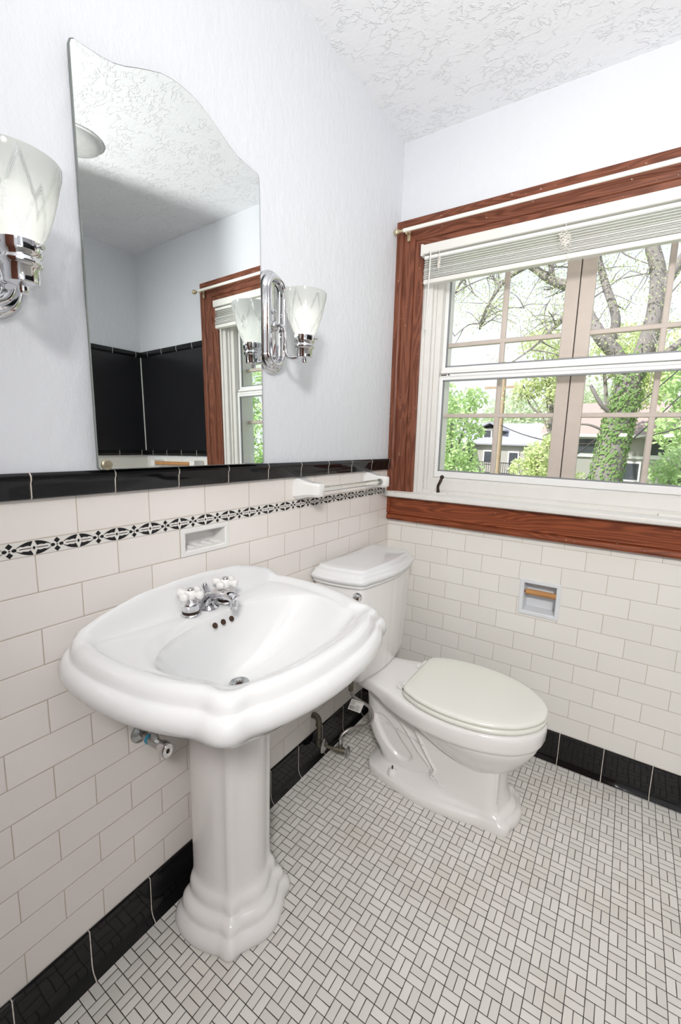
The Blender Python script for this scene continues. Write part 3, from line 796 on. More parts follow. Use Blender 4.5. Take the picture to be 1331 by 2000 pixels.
def sink():
    t = thing('pedestal_sink', 'white porcelain pedestal sink with stepped scalloped rim, below the mirror', 'sink', (.25, YC, 0))
    O = Outline([(.002, 0), (.002, .10), (.002, .20), (.002, .285), (.006, .305), (.03, .320), (.08, .331), (.16, .334), (.24, .327), (.31, .312), (.360, .294), (.388, .282), (.402, .279), (.425, .277), (.445, .267), (.457, .249), (.460, .228), (.467, .212), (.484, .175), (.500, .115), (.508, .06), (.511, 0)], .25)
    NN = 192
    A = [2*pi*k/NN for k in range(NN)]
    def ledge(v): return .0 + max(0, .090-.90*v*v)
    def sm(e0, e1, x):
        q = min(1, max(0, (x-e0)/(e1-e0))); return q*q*(3-2*q)
    def loop(inset, z, raise_=True, el=None, mixf=0):
        L = []
        for a in A:
            r = O.r(a)-inset
            if el:
                (ex, ax_f, ax_b, by) = el
                c, s_ = cos(a), sin(a); aa = ax_f if c > 0 else ax_b; ee = 2.7 if c > 0 else 2.2
                re = (abs(c/aa)**ee+abs(s_/by)**ee)**(-1/ee)
                px, py = .25+r*cos(a), r*sin(a)
                qx, qy = ex+re*c, re*s_
                x, v = px+(qx-px)*mixf, py+(qy-py)*mixf
            else: x, v = .25+r*cos(a), r*sin(a)
            x = max(x, .002)
            zz = z
            if raise_:
                zz += ledge(v)*(1-sm(.020, .052, x))
            L.append((x-.25, v, zz))
        return L
    el = (.286, .153, .166, .253)
    loops = [
        loop(.14, .610, False, (.15, .085, .085, .090), .8),
        loop(.11, .645, False, (.17, .12, .12, .13), .65),
        loop(.085, .690, False, (.21, .19, .19, .20), .4), loop(.060, .728, False), loop(.042, .750, False), loop(.030, .760, False), loop(.014, .764, False), loop(.004, .772, False), loop(.0, .783, False),
        loop(.0005, .793, False), loop(.004, .803), loop(.010, .8095), loop(.016, .8125), loop(.0195, .8135), loop(.0215, .8165), loop(.0235, .823), loop(.027, .830), loop(.032, .8355), loop(.039, .8395), loop(.047, .841), loop(.055, .8395),
        loop(.062, .8355), loop(.069, .8315), loop(.075, .8295),
        loop(.079, .8290),
    ]
    def ell(cx, af, ab, by, z, mq=1.0):
        L = []
        for a in A:
            c, s_ = cos(a), sin(a); aa = af if c > 0 else ab; ee = 2+(.7 if c > 0 else .2)*mq
            re = (abs(c/aa)**ee+abs(s_/by)**ee)**(-1/ee)
            L.append((cx+re*c-.25, re*s_, z))
        return L
    def elr(a):
        best = 9, 0
        for q in range(241):
            t = a-.45+.9*q/240; c, s_ = cos(t), sin(t); aa = .153 if c > 0 else .166; ee = 2.7 if c > 0 else 2.2
            re = (abs(c/aa)**ee+abs(s_/.253)**ee)**(-1/ee); x, y = .286+re*c-.25, re*s_
            d_ = abs((atan2(y, x)-a+pi) % (2*pi)-pi)
            if d_ < best[0]: best = d_, sqrt(x*x+y*y)
        return best[1]
    Bq = []
    for a in A:
        e_, o_2 = elr(a), O.r(a)-.084
        k_ = .012; h_ = max(0, min(1, .5+.5*(o_2-e_)/k_)); Bq.append(o_2*(1-h_)+e_*h_-k_*h_*(1-h_))
    Bq = [sum(Bq[(i_+j_) % NN] for j_ in range(-3, 4))/7 for i_ in range(NN)]
    def bl(z, sc, rnd, cx):
        L = []
        for a, b_ in zip(A, Bq):
            r = (b_*(1-rnd)+.205*rnd)*sc
            L.append((cx-.25+r*cos(a), r*sin(a), z))
        return L
    loops += [bl(.8275, 1, 0, .25), bl(.8235, .988, 0, .25), bl(.8155, .962, 0, .25), bl(.800, .915, .03, .249), bl(.779, .855, .08, .246), bl(.754, .77, .15, .241), bl(.729, .66, .25, .233),
              bl(.704, .52, .4, .222), bl(.684, .36, .6, .209), bl(.671, .21, .85, .197), bl(.666, .118, 1, .191), bl(.662, .102, 1, .190)]
    bm = BM(); rings = loft(bm, loops, cap0=True, cap1=True)
    b = obj('basin', bm, M_porc, t, smooth=True, angle=80)
    # drain
    bm = BM(); lathe(bm, [(.0001, .000), (.006, .000), (.007, -.001), (.013, -.003), (.0155, .000), (.0215, .003), (.0225, .0035), (.0235, .002), (.0235, -.001)][::-1], (.190-.25, 0, .6655), (0, 0, 1), 28)
    d = obj('drain', bm, M_dullchrome, t, smooth=True)
    bm = BM(); lathe(bm, [(.0001, .0009), (.0125, .0009)], (.190-.25, 0, .6650), (0, 0, 1), 16, caps=False)
    bm = BM()
    for k in range(4):
        a = k*pi/4; tube(bm, [(.190-.25+.010*cos(a), .010*sin(a), .6665), (.190-.25-.010*cos(a), -.010*sin(a), .6665)], .0010, 6)
    obj('strainer', bm, M_hole, d)
    # overflow holes on the back slope of the bowl
    for k in (-1, 0, 1):
        bm = BM(); n = Vector((.86, 0, .50)).normalized()
        p = Vector((.1335-.25, k*.0255, .8085)) + Vector((.0015 if k == 0 else .0022, 0, 0))
        lathe(bm, [(.0072, 0), (.0072, .0008), (.0062, .0009), (.0058, .0004), (.0001, .0004)], p, n, 18)
        obj('overflow_hole', bm, M_hole, t)
    # pedestal
    PB = [(.045, 0), (.045, .06), (.05, .105), (.075, .128), (.115, .137), (.155, .135), (.195, .125), (.218, .116), (.232, .115), (.248, .112), (.258, .100), (.260, .086), (.266, .072), (.282, .045), (.292, .02), (.294, 0)]
    PC = [(.055, 0), (.055, .04), (.058, .068), (.072, .083), (.10, .091), (.13, .0925), (.16, .089), (.184, .081), (.193, .079), (.201, .078), (.210, .071), (.214, .060), (.217, .050), (.226, .030), (.231, .015), (.233, 0)]
    ob, oc = Outline(PB, .15), Outline(PC, .15)
    NP = 160; AP = [2*pi*k/NP for k in range(NP)]
    def pl(z, mix, inset=0, sc=1):
        L = []
        for a in AP:
            r = (ob.r(a)*(1-mix)+oc.r(a)*mix)*sc-inset
            L.append((max(.15+r*cos(a), .003)-.25, .010+.007*mix+r*sin(a)*(1-.07*mix), z))
        return L
    lv = [(0, 0, .006), (.006, 0, .001), (.020, 0, -.002), (.034, 0, .001), (.044, 0, .008), (.048, .05, .012), (.052, .08, .013), (.060, .10, .012), (.070, .15, .012), (.076, .25, .015), (.080, .35, .017), (.084, .42, .016), (.092, .48, .013), (.102, .55, .010), (.110, .66, .008), (.116, .76, .007), (.122, .84, .006), (.135, .93, .003), (.16, .98, .001), (.20, 1, 0)]
    loops = [pl(z, m, i) for z, m, i in lv] + [pl(.35, 1, -.001), pl(.50, 1, -.002), pl(.60, 1, -.003), pl(.640, 1, -.003), pl(.655, 1, .010)]
    bm = BM(); loft(bm, loops); obj('pedestal', bm, M_porct, t, smooth=True, angle=80)
    # aged caulk bead along the wall
    crest = loop(.0215, .8270)
    for s in (-1, 1):
        bm = BM()
        K = sorted([q for q in range(NN) if crest[q][0]+.25 < .0045 and s*crest[q][1] > .215], key=lambda q: s*crest[q][1])
        pts = [(.0035-.25, crest[q][1], crest[q][2]+.001) for q in K]
        for ins, z in ((.010, .8095), (.0005, .795), (.0, .783), (.010, .768)):
            Lq = loop(ins, z, z > .80); c_ = [p for p in Lq if p[0]+.25 < .0045 and s*p[1] > .2]
            if c_:
                m_ = max(c_, key=lambda p: s*p[1]); pts.append((.0035-.25, m_[1], m_[2]))
        tube(bm, smooth_path(pts, 2), .0038, 6)
        obj('caulk_bead', bm, M_caulk, t, smooth=True)
    return t
sink()

# ------------------------------------------------------------------ faucet
fx = .078; fz = .829
fa = thing('faucet', 'chrome two-handle faucet with white porcelain cross handles on the sink deck', 'faucet', (fx, YC+.004, fz))
for s in (-1, 1):
    y = s*.053
    bm = BM(); lathe(bm, [(.0235, 0), (.0245, .002), (.024, .004), (.019, .0065), (.0185, .009)], (0, y, 0), (0, 0, 1), 30)
    lathe(bm, [(.0185, .008), (.0195, .010), (.0200, .016), (.0205, .024), (.0225, .027), (.0225, .030), (.0205, .033), (.016, .037), (.009, .041), (.007, .046)], (0, y, 0), (0, 0, 1), 30)
    hb = obj('handle_base', bm, M_chrome, fa, smooth=True, angle=50)
    bm = BM(); lathe(bm, [(.0203, .0065), (.0203, .0125)], (0, y, 0), (0, 0, 1), 24); obj('black_band', bm, M_bronze, hb)  # black band around the foot of the handle base
    bm = BM(); 
    lathe(bm, [(.010, .040), (.013, .044), (.0145, .052), (.013, .060), (.009, .064)], (0, y, 0), (0, 0, 1), 24)
    for k in range(4):
        a = k*pi/2+.35; d = Vector((cos(a), sin(a), 0)); c = Vector((0, y, .053))
        lathe(bm, [(.0075, .006), (.0065, .014), (.0085, .020), (.0105, .026), (.0095, .031), (.006, .0335), (.0001, .034)], c, d, 16)
    h = obj('cross_handle', bm, M_china, fa, smooth=True, angle=70); h['label'] = 'white porcelain cross handle'
    bm = BM(); lathe(bm, [(.0095, .062), (.0095, .066), (.0075, .068), (.0055, .069), (.0001, .0685)], (0, y, 0), (0, 0, 1), 20); obj('handle_cap', bm, M_chrome, h, smooth=True, angle=50)
bm = BM(); lathe(bm, [(.0235, 0), (.0245, .002), (.0235, .005), (.018, .008), (.017, .012)], (0, 0, 0), (0, 0, 1), 30)
sp_pts = smooth_path([(-.002, 0, .008), (0, 0, .020), (.012, 0, .036), (.034, 0, .047), (.060, 0, .052), (.085, 0, .051), (.100, 0, .046)], 5)
L = []
for q, (p, n_, b_) in enumerate(frames(sp_pts)):
    f = q/(len(sp_pts)-1); rw = .0175*(1-f)+.0135*f + .003*sin(f*pi); rh = .016*(1-f)+.0105*f
    if q == len(sp_pts)-1: rw *= .75; rh *= .7
    L.append([p+n_*rw*cos(2*pi*k/20)+b_*rh*sin(2*pi*k/20) for k in range(20)])
loft(bm, L); obj('spout', bm, M_chrome, fa, smooth=True, angle=60)
bm = BM(); lathe(bm, [(.0095, .044), (.0105, .040), (.0105, .028), (.0088, .026), (.0080, .018), (.0001, .018)], (.090, 0, 0), (0, 0, 1), 22); obj('aerator', bm, M_chrome, fa, smooth=True, angle=40)
bm = BM(); tube(bm, [(-.014, 0, .010), (-.014, 0, .048)], .0022, 8); lathe(bm, [(.0035, .046), (.0045, .050), (.0075, .056), (.0075, .060), (.005, .0635), (.0001, .064)], (-.014, 0, 0), (0, 0, 1), 16)
obj('pop_up_rod', bm, M_chrome, fa, smooth=True)

# ------------------------------------------------------------------ shut-off valve below sink
sv = thing('sink_shutoff_valve', 'small chrome shut-off valve on the wall under the left side of the sink', 'valve', (0, -1.245, .54))
bm = BM(); lathe(bm, [(.024, 0), (.023, .004), (.014, .010), (.010, .012)], (0, 0, 0), (1, 0, 0), 24); obj('escutcheon', bm, M_dullchrome, sv, smooth=True)
bm = BM(); tube(bm, [(.005, 0, 0), (.075, 0, 0)], .0075, 14); tube(bm, [(.045, 0, 0), (.085, 0, 0)], .0115, 8); tube(bm, [(.060, 0, 0), (.060, 0, .030)], .009, 8); tube(bm, [(.060, 0, .030), (.052, .01, .09), (.02, .03, .15), (.02, .05, .20)], .0055, 10)
obj('valve_body', bm, M_dullchrome, sv, smooth=True, angle=40)
bm = BM(); lathe(bm, [(.010, .084), (.016, .086), (.0185, .092), (.0185, .108), (.016, .111), (.006, .111), (.0055, .109), (.0001, .109)], (0, 0, 0), (1, 0, 0), 24)
hd = obj('valve_handle', bm, M_chrome, sv, smooth=True, angle=40); hd.scale = (1, .78, 1.05)
bm = BM(); lathe(bm, [(.0052, 0), (.0052, .0008), (.0001, .001)], (.110, 0, 0), (1, 0, 0), 14); obj('handle_screw', bm, M_bronze, sv)
bm = BM(); tube(bm, [(.036, 0, 0), (.044, 0, 0)], .0122, 14); bt = obj('tape_ring', bm, pbr('blue_tape', (.05, .35, .55), .5), sv); bt['label'] = 'blue thread tape ring'

# ------------------------------------------------------------------ toilet
YT = -.378; YK = -.368
tl = thing('toilet', 'white two-piece toilet with bone seat and closed lid, in the corner beside the window wall', 'toilet', (.45, YT, 0))
def T(bm):
    for v in bm.verts: v.co -= Vector((.45, YT, 0))
    return bm
def plan(x0, x1, hr, hm, xm, z, n=96, corner=0.0, yo=YT, sq=2.0):
    """egg shaped plan: flat rear of half width hr at x0, widest hm at xm, rounded front at x1"""
    half = []
    m = n//2
    for k in range(m+1):
        t = k/m
        if t < .12: half.append((x0, hr*t/.12))
        elif t < .5:
            q = (t-.12)/.38; x = x0+(xm-x0)*q; e = sin(q*pi/2); half.append((x, hr+(hm-hr)*e))
        else:
            q = (t-.5)/.5*pi/2; half.append((xm+(x1-xm)*(sin(q)**(2/sq)), hm*(cos(q)**(2/sq)) if q < pi/2-1e-9 else 0))
    # lobes at front corners
    out = [(x, yo+v, z) for x, v in half] + [(x, yo-v, z) for x, v in half[1:-1][::-1]]
    return out
# foot with moulded steps
footp = [(.185, 0), (.187, .05), (.205, .088), (.245, .108), (.32, .125), (.42, .138), (.52, .132), (.60, .115), (.64, .104), (.665, .101), (.692, .104), (.718, .099), (.731, .086), (.733, .070), (.738, .055), (.749, .028), (.753, 0)]
colp = [(.41, 0), (.412, .03), (.43, .052), (.46, .072), (.50, .084), (.54, .088), (.58, .090), (.62, .090), (.64, .089), (.655, .088), (.672, .083), (.680, .073), (.682, .062), (.685, .050), (.694, .025), (.697, 0)]
OF, OC = Outline(footp, .46), Outline(colp, .46)
NT = 144; AT = [2*pi*k/NT for k in range(NT)]
bowlrim = [(.112, 0), (.112, .06), (.117, .094), (.15, .104), (.22, .113), (.28, .130), (.34, .153), (.42, .175), (.50, .184), (.58, .181), (.66, .163), (.73, .130), (.775, .085), (.795, .045), (.802, 0)]
OB = Outline(bowlrim, .46)
bowlund = [(.265, 0), (.265, .06), (.267, .10), (.290, .128), (.34, .152), (.42, .175), (.50, .184), (.58, .181), (.66, .163), (.73, .130), (.775, .085), (.795, .045), (.802, 0)]
OU = Outline(bowlund, .53)
def ulp(z, xr, xf, hw):
    L = []
    for a in AT:
        r = OU.r(a); x = .53+r*cos(a); v = r*sin(a)
        L.append((xr+(x-.265)/(.802-.265)*(xf-xr), YT+v/.184*hw, z))
    return L
def tlp(z, m1, m2, inset=0, sc=1.0):
    """m1: foot->column, m2: column->bowl"""
    L = []
    for a in AT:
        r = OF.r(a)*(1-m1)+OC.r(a)*m1; r = r*(1-m2)+OB.r(a)*m2
        r = r*sc-inset; L.append((.46+r*cos(a), YT+r*sin(a), z))
    return L
lv = [(0, 0, 0, .003), (.006, 0, 0, 0), (.028, 0, 0, 0), (.034, 0, 0, .004), (.037, .10, 0, .010), (.042, .15, 0, .010), (.048, .20, 0, .012), (.052, .40, 0, .012), (.056, .55, 0, .010), (.066, .75, 0, .004), (.085, .92, 0, .001), (.11, 1, 0, 0), (.155, 1, 0, 0), (.25, 1, 0, 0), (.30, 1, 0, .004)]
bm = BM(); loft(bm, [tlp(*q) for q in lv])
loft(bm, [ulp(.172, .51, .690, .080), ulp(.186, .500, .703, .091), ulp(.200, .475, .720, .103), ulp(.215, .449, .736, .115), ulp(.232, .425, .750, .127), ulp(.250, .402, .763, .138), ulp(.268, .382, .774, .149), ulp(.285, .364, .783, .158), ulp(.300, .345, .789, .165), ulp(.312, .325, .792, .170), ulp(.33, .31, .79, .168)])
def blp(z, inset, xr):
    out = []
    for (x, y, zz) in tlp(z, 1, 1, inset):
        out.append((max(x, xr), y, zz))
    return out
loft(bm, [blp(.3135, .022, .30), blp(.3145, .012, .29), blp(.318, .004, .28), blp(.325, 0, .262), blp(.333, -.001, .225), blp(.343, -.0015, .15), blp(.352, -.002, .10), blp(.366, -.001, .10), blp(.374, .002, .10), blp(.3795, .009, .10), blp(.381, .018, .10), blp(.381, .07, .10)])
# trapway and sides: relief surface h(x, z) on both sides of the centre plane
P1 = [(.06, .365), (.16, .352), (.252, .336), (.295, .306), (.364, .261), (.392, .222), (.431, .160), (.462, .120), (.448, .100), (.448, .078), (.470, .066), (.60, .062), (.75, .060)]
P2 = [(.06, .320), (.181, .300), (.229, .284), (.289, .258), (.341, .213), (.392, .153), (.440, .112)]
P3 = [(.205, .228), (.235, .238), (.266, .228), (.300, .200), (.330, .165), (.368, .128), (.378, .108), (.357, .085), (.318, .082), (.275, .108), (.240, .148), (.212, .195)]
P1 = [(p[0], p[1]) for p in smooth_path([(a, b, 0) for a, b in P1[:8]], 4)]+[(.459, .108)]+P1[8:]
P2 = [(p[0], p[1]) for p in smooth_path([(a, b, 0) for a, b in P2], 4)]
P3 = [(p[0], p[1]) for p in smooth_path([(a, b, 0) for a, b in P3+P3[:1]], 4)]
def pdist(x, z, P):
    best = 9; sg = 1
    for (a, b), (c, d) in zip(P[:-1], P[1:]):
        ux, uz = c-a, d-b; l2 = ux*ux+uz*uz
        if l2 < 1e-12: continue
        t = max(0, min(1, ((x-a)*ux+(z-b)*uz)/l2)); dx, dz = x-a-t*ux, z-b-t*uz; dd = dx*dx+dz*dz
        if dd < best-1e-12: best = dd; sg = 1 if ux*(z-b)-uz*(x-a) > 0 else -1
    return sqrt(best)*sg
def inside(x, z, P):
    c = False; n = len(P)
    for i in range(n):
        x1, z1 = P[i]; x2, z2 = P[(i+1) % n]
        if (z1 > z) != (z2 > z) and x < (x2-x1)*(z-z1)/(z2-z1)+x1: c = not c
    return c
def sst(a, b, x):
    q = min(1, max(0, (x-a)/(b-a))); return q*q*(3-2*q)
def lerp_tab(T_, z):
    if z <= T_[0][0]: return T_[0][1]
    for (a, b), (c, d) in zip(T_[:-1], T_[1:]):
        if z <= c: return b+(d-b)*(z-a)/(c-a)
    return T_[-1][1]
XR_T = [(.02, .222), (.06, .222), (.086, .206), (.12, .182), (.16, .163), (.20, .155), (.25, .155), (.30, .150), (.345, .140)]
def hside(x, z):
    d1 = pdist(x, z, P1); d2 = pdist(x, z, P2); d3 = abs(pdist(x, z, P3)); ins = inside(x, z, P3)
    h = .0670
    h += .0080*sst(-.004, .006, d2)
    h += .0125*sst(-.004, .007, d1)
    h += .0050*math.exp(-((d1-.007)/.006)**2) + .0035*math.exp(-((d2-.007)/.005)**2)
    h -= .011*sst(.0, .014, d3 if ins else -d3)
    h -= .010*sst(.57, .62, x)
    q = min(1, max(0, (x-lerp_tab(XR_T, z))/.075))
    return h*max(.02, 1-(1-q)**2.6)**.5
NXs, NZs = 120, 100
cols = []
for i in range(NXs+1):
    f = i/NXs; col = []
    for jz in range(NZs+1):
        z = .025+(.345-.025)*jz/NZs; xa = lerp_tab(XR_T, z); x = xa+(.685-xa)*(f**1.25)
        if z > .20: x = xa+(.55-xa)*(f**1.25)
        col.append((x, hside(x, z) if i > 0 else .004, z))
    cols.append(col)
V_ = {}
for s in (-1, 1):
    for i in range(NXs+1):
        for jz in range(NZs+1):
            x, h, z = cols[i][jz]; V_[s, i, jz] = bm.verts.new((x, YT+s*h, z))
    for i in range(NXs):
        for jz in range(NZs): bm.faces.new((V_[s, i, jz], V_[s, i+1, jz], V_[s, i+1, jz+1], V_[s, i, jz+1]))
for i in range(NXs):
    for jz in (0, NZs): bm.faces.new((V_[-1, i, jz], V_[-1, i+1, jz], V_[1, i+1, jz], V_[1, i, jz]))
for jz in range(NZs):
    for i in (0, NXs): bm.faces.new((V_[-1, i, jz], V_[-1, i, jz+1], V_[1, i, jz+1], V_[1, i, jz]))
T(bm); obj('bowl', bm, M_porct, tl, smooth=True, angle=60)
for s in (-1, 1):
    bm = BM(); lathe(bm, [(.018, .030), (.0185, .040), (.016, .050), (.010, .056), (.0001, .058)], (.312, YT+s*.098, 0), (0, 0, 1), 20)
    bm2 = T(bm); bc = obj('bolt_cap', bm2, M_porct, tl, smooth=True)
    bm = BM(); tube(bm, [(.312, YT+s*.098, .056), (.312, YT+s*.098, .070)], .0028, 8); T(bm); obj('bolt', bm, M_bronze, bc)
# tank
tankp = [(.012, 0), (.012, .10), (.012, .20), (.022, .214), (.06, .219), (.11, .217), (.160, .208), (.180, .201), (.190, .199), (.202, .194), (.211, .181), (.213, .168), (.218, .140), (.227, .085), (.232, .03), (.232, 0)]
OT = Outline(tankp, .10)
def tk(z, sc=1.0, inset=0, lim=.008):
    L = []
    for a in AT:
        r = OT.r(a)*sc-inset; L.append((max(.10+r*cos(a), lim), YK+r*sin(a), z))
    return L
bm = BM(); loft(bm, [tk(.382, .80), tk(.388, .84), tk(.405, .875), tk(.43, .90), tk(.50, .925), tk(.60, .955), tk(.70, .98), tk(.745, .985), tk(.762, .985)])
T(bm); obj('tank', bm, M_porct, tl, smooth=True, angle=70)
bm = BM(); loft(bm, [tk(.752, 1, -.002), tk(.755, 1, -.007), tk(.759, 1, -.008), tk(.762, 1, -.006), tk(.764, 1, -.009), tk(.770, 1, -.016), tk(.778, 1, -.019), tk(.784, 1, -.017), tk(.7875, 1, -.012), tk(.7885, 1, -.008), tk(.7925, 1, -.006), tk(.7975, 1, -.002), tk(.802, 1, .004), tk(.804, 1, .010), tk(.8045, 1, .013), tk(.809, 1, .0155), tk(.8125, 1, .019), tk(.8135, 1, .025), tk(.8138, 1, .06)])
T(bm); obj('tank_lid', bm, M_porc, tl, smooth=True, angle=70)
# flush lever
bm = BM(); n_ = Vector((.35, -1, 0)).normalized(); p_ = Vector((.187, YK-.192, .722))
lathe(bm, [(.006, 0), (.016, .001), (.017, .004), (.013, .010), (.011, .018), (.0125, .022), (.010, .026), (.0001, .027)], p_, n_, 24)
T(bm); fl = obj('flush_lever', bm, M_chrome, tl, smooth=True); fl['label'] = 'round chrome flush lever'
# seat, lid, hinges
seatp = [(.345, 0), (.345, .07), (.347, .112), (.358, .134), (.385, .150), (.43, .168), (.50, .180), (.56, .181), (.62, .173), (.68, .154), (.735, .121), (.775, .078), (.796, .038), (.801, 0)]
OS = Outline(seatp, .55)
def so(z, inset, crown=0):
    L = []
    for a in AT:
        r = OS.r(a)-inset; L.append((.55+r*cos(a), YT+r*sin(a), z))
    return L
bm = BM(); loft(bm, [so(.384, .010), so(.384, .004), so(.388, .0005), so(.394, 0), so(.399, .003), so(.401, .010), so(.401, .06)]); T(bm); obj('seat', bm, M_seat, tl, smooth=True, angle=60)
bm = BM(); loft(bm, [so(.402, .012), so(.4025, .005), so(.406, .001), so(.412, .0), so(.417, .004), so(.4195, .014), so(.4205, .04), so(.421, .10)]); T(bm); obj('lid', bm, M_seat, tl, smooth=True, angle=60)
for s in (-1, 1):
    bm = BM(); box(bm, (.312, YT+s*.085-.013, .382), (.336, YT+s*.085+.013, .398), bevel=.004); tube(bm, [(.338, YT+s*.085-.018, .402), (.338, YT+s*.085+.018, .402)], .0075, 12)
    box(bm, (.334, YT+s*.085-.010, .394), (.352, YT+s*.085+.010, .408), bevel=.002)
    T(bm); obj('hinge', bm, M_china, tl, smooth=True, angle=40)

# ------------------------------------------------------------------ toilet supply
tv = thing('toilet_supply_valve', 'corroded supply pipe and valve with round handle, on the tiles beside the toilet', 'valve', (0, -.56, .20))
def V(bm):
    for v in bm.verts: v.co -= Vector((0, -.56, .20))
    return bm
bm = BM(); tube(bm, smooth_path([(.000, -.560, .200), (.014, -.560, .202), (.027, -.560, .194), (.031, -.560, .178), (.031, -.560, .172)], 4), .0115, 14)
lathe(bm, [(.013, 0), (.014, .004), (.013, .010), (.0115, .012)], (.031, -.560, .168), (0, 0, 1), 14); V(bm); obj('elbow', bm, M_rust, tv, smooth=True)
bm = BM(); tube(bm, [(.031, -.560, .175), (.031, -.560, .098)], .0090, 14); tube(bm, smooth_path([(.031, -.560, .112), (.031, -.558, .092), (.037, -.553, .084), (.050, -.548, .082)], 4), .0125, 14); V(bm); obj('pipe', bm, M_rust, tv, smooth=True)
ax = Vector((1, .30, -.05)).normalized(); c0 = Vector((.044, -.550, .082))
bm = BM(); lathe(bm, [(.010, .016), (.016, .012), (.026, .006), (.028, .002), (.027, 0), (.012, 0)], c0, ax, 28); V(bm); obj('flange', bm, M_dullchrome, tv, smooth=True)
bm = BM(); tube(bm, [c0, c0+ax*.060], .0065, 12); tube(bm, [c0+ax*.052, c0+ax*.090], .0115, 12); c1 = c0+ax*.072
tube(bm, [c1, c1+Vector((0, 0, .030))], .0085, 6); V(bm); obj('valve_body', bm, M_rust, tv, smooth=True, angle=40)
bm = BM(); tube(bm, [c0+ax*.088, c0+ax*.100], .006, 10); lathe(bm, [(.006, .096), (.019, .098), (.020, .103), (.014, .108), (.0001, .109)], c0, ax, 20); V(bm); hh = obj('handle', bm, M_dullchrome, tv, smooth=True, angle=50)
hs = thing('supply_hose', 'braided steel hose looping from the floor valve up to the toilet tank', 'hose', tuple(c1+Vector((0, 0, .03))))
HP = [c1+Vector((0, 0, .028)), c1+Vector((.001, .002, .060)), Vector((.132, -.500, .158)), Vector((.165, -.482, .172)), Vector((.200, -.478, .195)), Vector((.222, -.480, .235)), Vector((.214, -.495, .280)), Vector((.182, -.520, .310)), Vector((.163, -.538, .335)), Vector((.160, -.541, .372))]
bm = BM(); tube(bm, smooth_path(HP, 8), .0058, 12); lp(hs, 'hose', bm, M_hose, smooth=True)
bm = BM(); tube(bm, [HP[0]-Vector((0, 0, .002)), HP[0]+Vector((0, 0, .022))], .0085, 6); lp(hs, 'lower_nut', bm, M_dullchrome)
bm = BM(); tube(bm, [HP[-1]-Vector((0, 0, .02)), HP[-1]+Vector((0, 0, .018))], .0095, 8); lp(hs, 'upper_nut', bm, M_rust)
# paper tag hanging on the hose
ct = Vector((.193, -.556, .310)); e1 = (rt*.91 - up*.42).normalized(); e1 = Vector((.80, .42, -.28)).normalized(); e2 = Vector((.33, -.05, .86)).normalized(); e2 = (e2-e1*e2.dot(e1)).normalized(); nn = e1.cross(e2)
if nn.dot(Vector((.9388, -1.7771, 1.26))-ct) < 0: nn = -nn
tg = thing('paper_tag', 'small white printed care tag hanging on the braided hose behind the sink', 'tag', tuple(ct))
def quad(bm, u0, v0, u1, v1, d, mi=0):
    pts = [(u0, v0), (u1, v0), (u1, v1), (u0, v1)]
    f = bm.faces.new([bm.verts.new(e1*u+e2*v+nn*d) for u, v in pts]); f.material_index = mi
bm = BM()
for d in (.0003, -.0003): quad(bm, -.024, -.026, .024, .026, d)
obj('card', bm, M_paper, tg)
bm = BM(); random.seed(3)
u = -.021
while u < -.004:
    w_ = random.choice((.0005, .0009, .0013)); quad(bm, u, -.021, u+w_, -.004, .0006); u += w_+random.choice((.0006, .001))
for k in range(9):
    quad(bm, 0.0, -.021+.0030*k, .012+.008*random.random(), -.0200+.0030*k, .0006)
for k in range(4): quad(bm, -.020, .002+.0042*k, -.006, .0032+.0042*k, .0006)
quad(bm, -.0205, .0205, .0205, .0220, .0006)
obj('print', bm, M_ink, tg)

# ------------------------------------------------------------------ outside
M_lawn = pbr('lawn', (.18, .27, .07), .9, noise=.5, nscale=.6)
M_bark = pbr('bark', (.33, .30, .29), .9, noise=.5, nscale=3, bump=.6, bscale=12)  # bark lightened so its colour carries the outdoor haze
M_barkl = pbr('pale_bark', (.30, .27, .24), .9, noise=.4, nscale=4)
def leafmat(name, c1, c2):
    m, N, L, b = newmat(name); k = NB(m); N.remove(b); g, P = k.pos(); out = N['Material Output']
    col = k.mix(k.noise(g.outputs['Position'], 2.5, 3), c1, c2)
    d = N.new('ShaderNodeBsdfDiffuse'); t_ = N.new('ShaderNodeBsdfTranslucent'); L.new(col, d.inputs[0]); L.new(col, t_.inputs[0])
    mx = N.new('ShaderNodeMixShader'); mx.inputs[0].default_value = .45; L.new(d.outputs[0], mx.inputs[1]); L.new(t_.outputs[0], mx.inputs[2]); L.new(mx.outputs[0], out.inputs[0])
    return m
LF_spring = leafmat('spring_leaves', (.58, .68, .32), (.80, .84, .54))  # foliage colours paled to stand in for outdoor haze
LF_green = leafmat('green_leaves', (.44, .62, .28), (.68, .82, .46))
LF_bud = leafmat('leaf_buds', (.42, .45, .24), (.62, .62, .30))
LF_ivy = leafmat('ivy_leaves', (.17, .32, .10), (.46, .62, .28))
LF_far = leafmat('hazed_distant_leaves', (.66, .76, .54), (.78, .84, .66))  # palest greens, distance haze is put into the leaf colour
GZ = -3.6
bm = BM(); slab(bm, 2, GZ, -.2, (-120, 120), (.6, 160)); g_ = struct(obj('ground', bm, M_lawn))

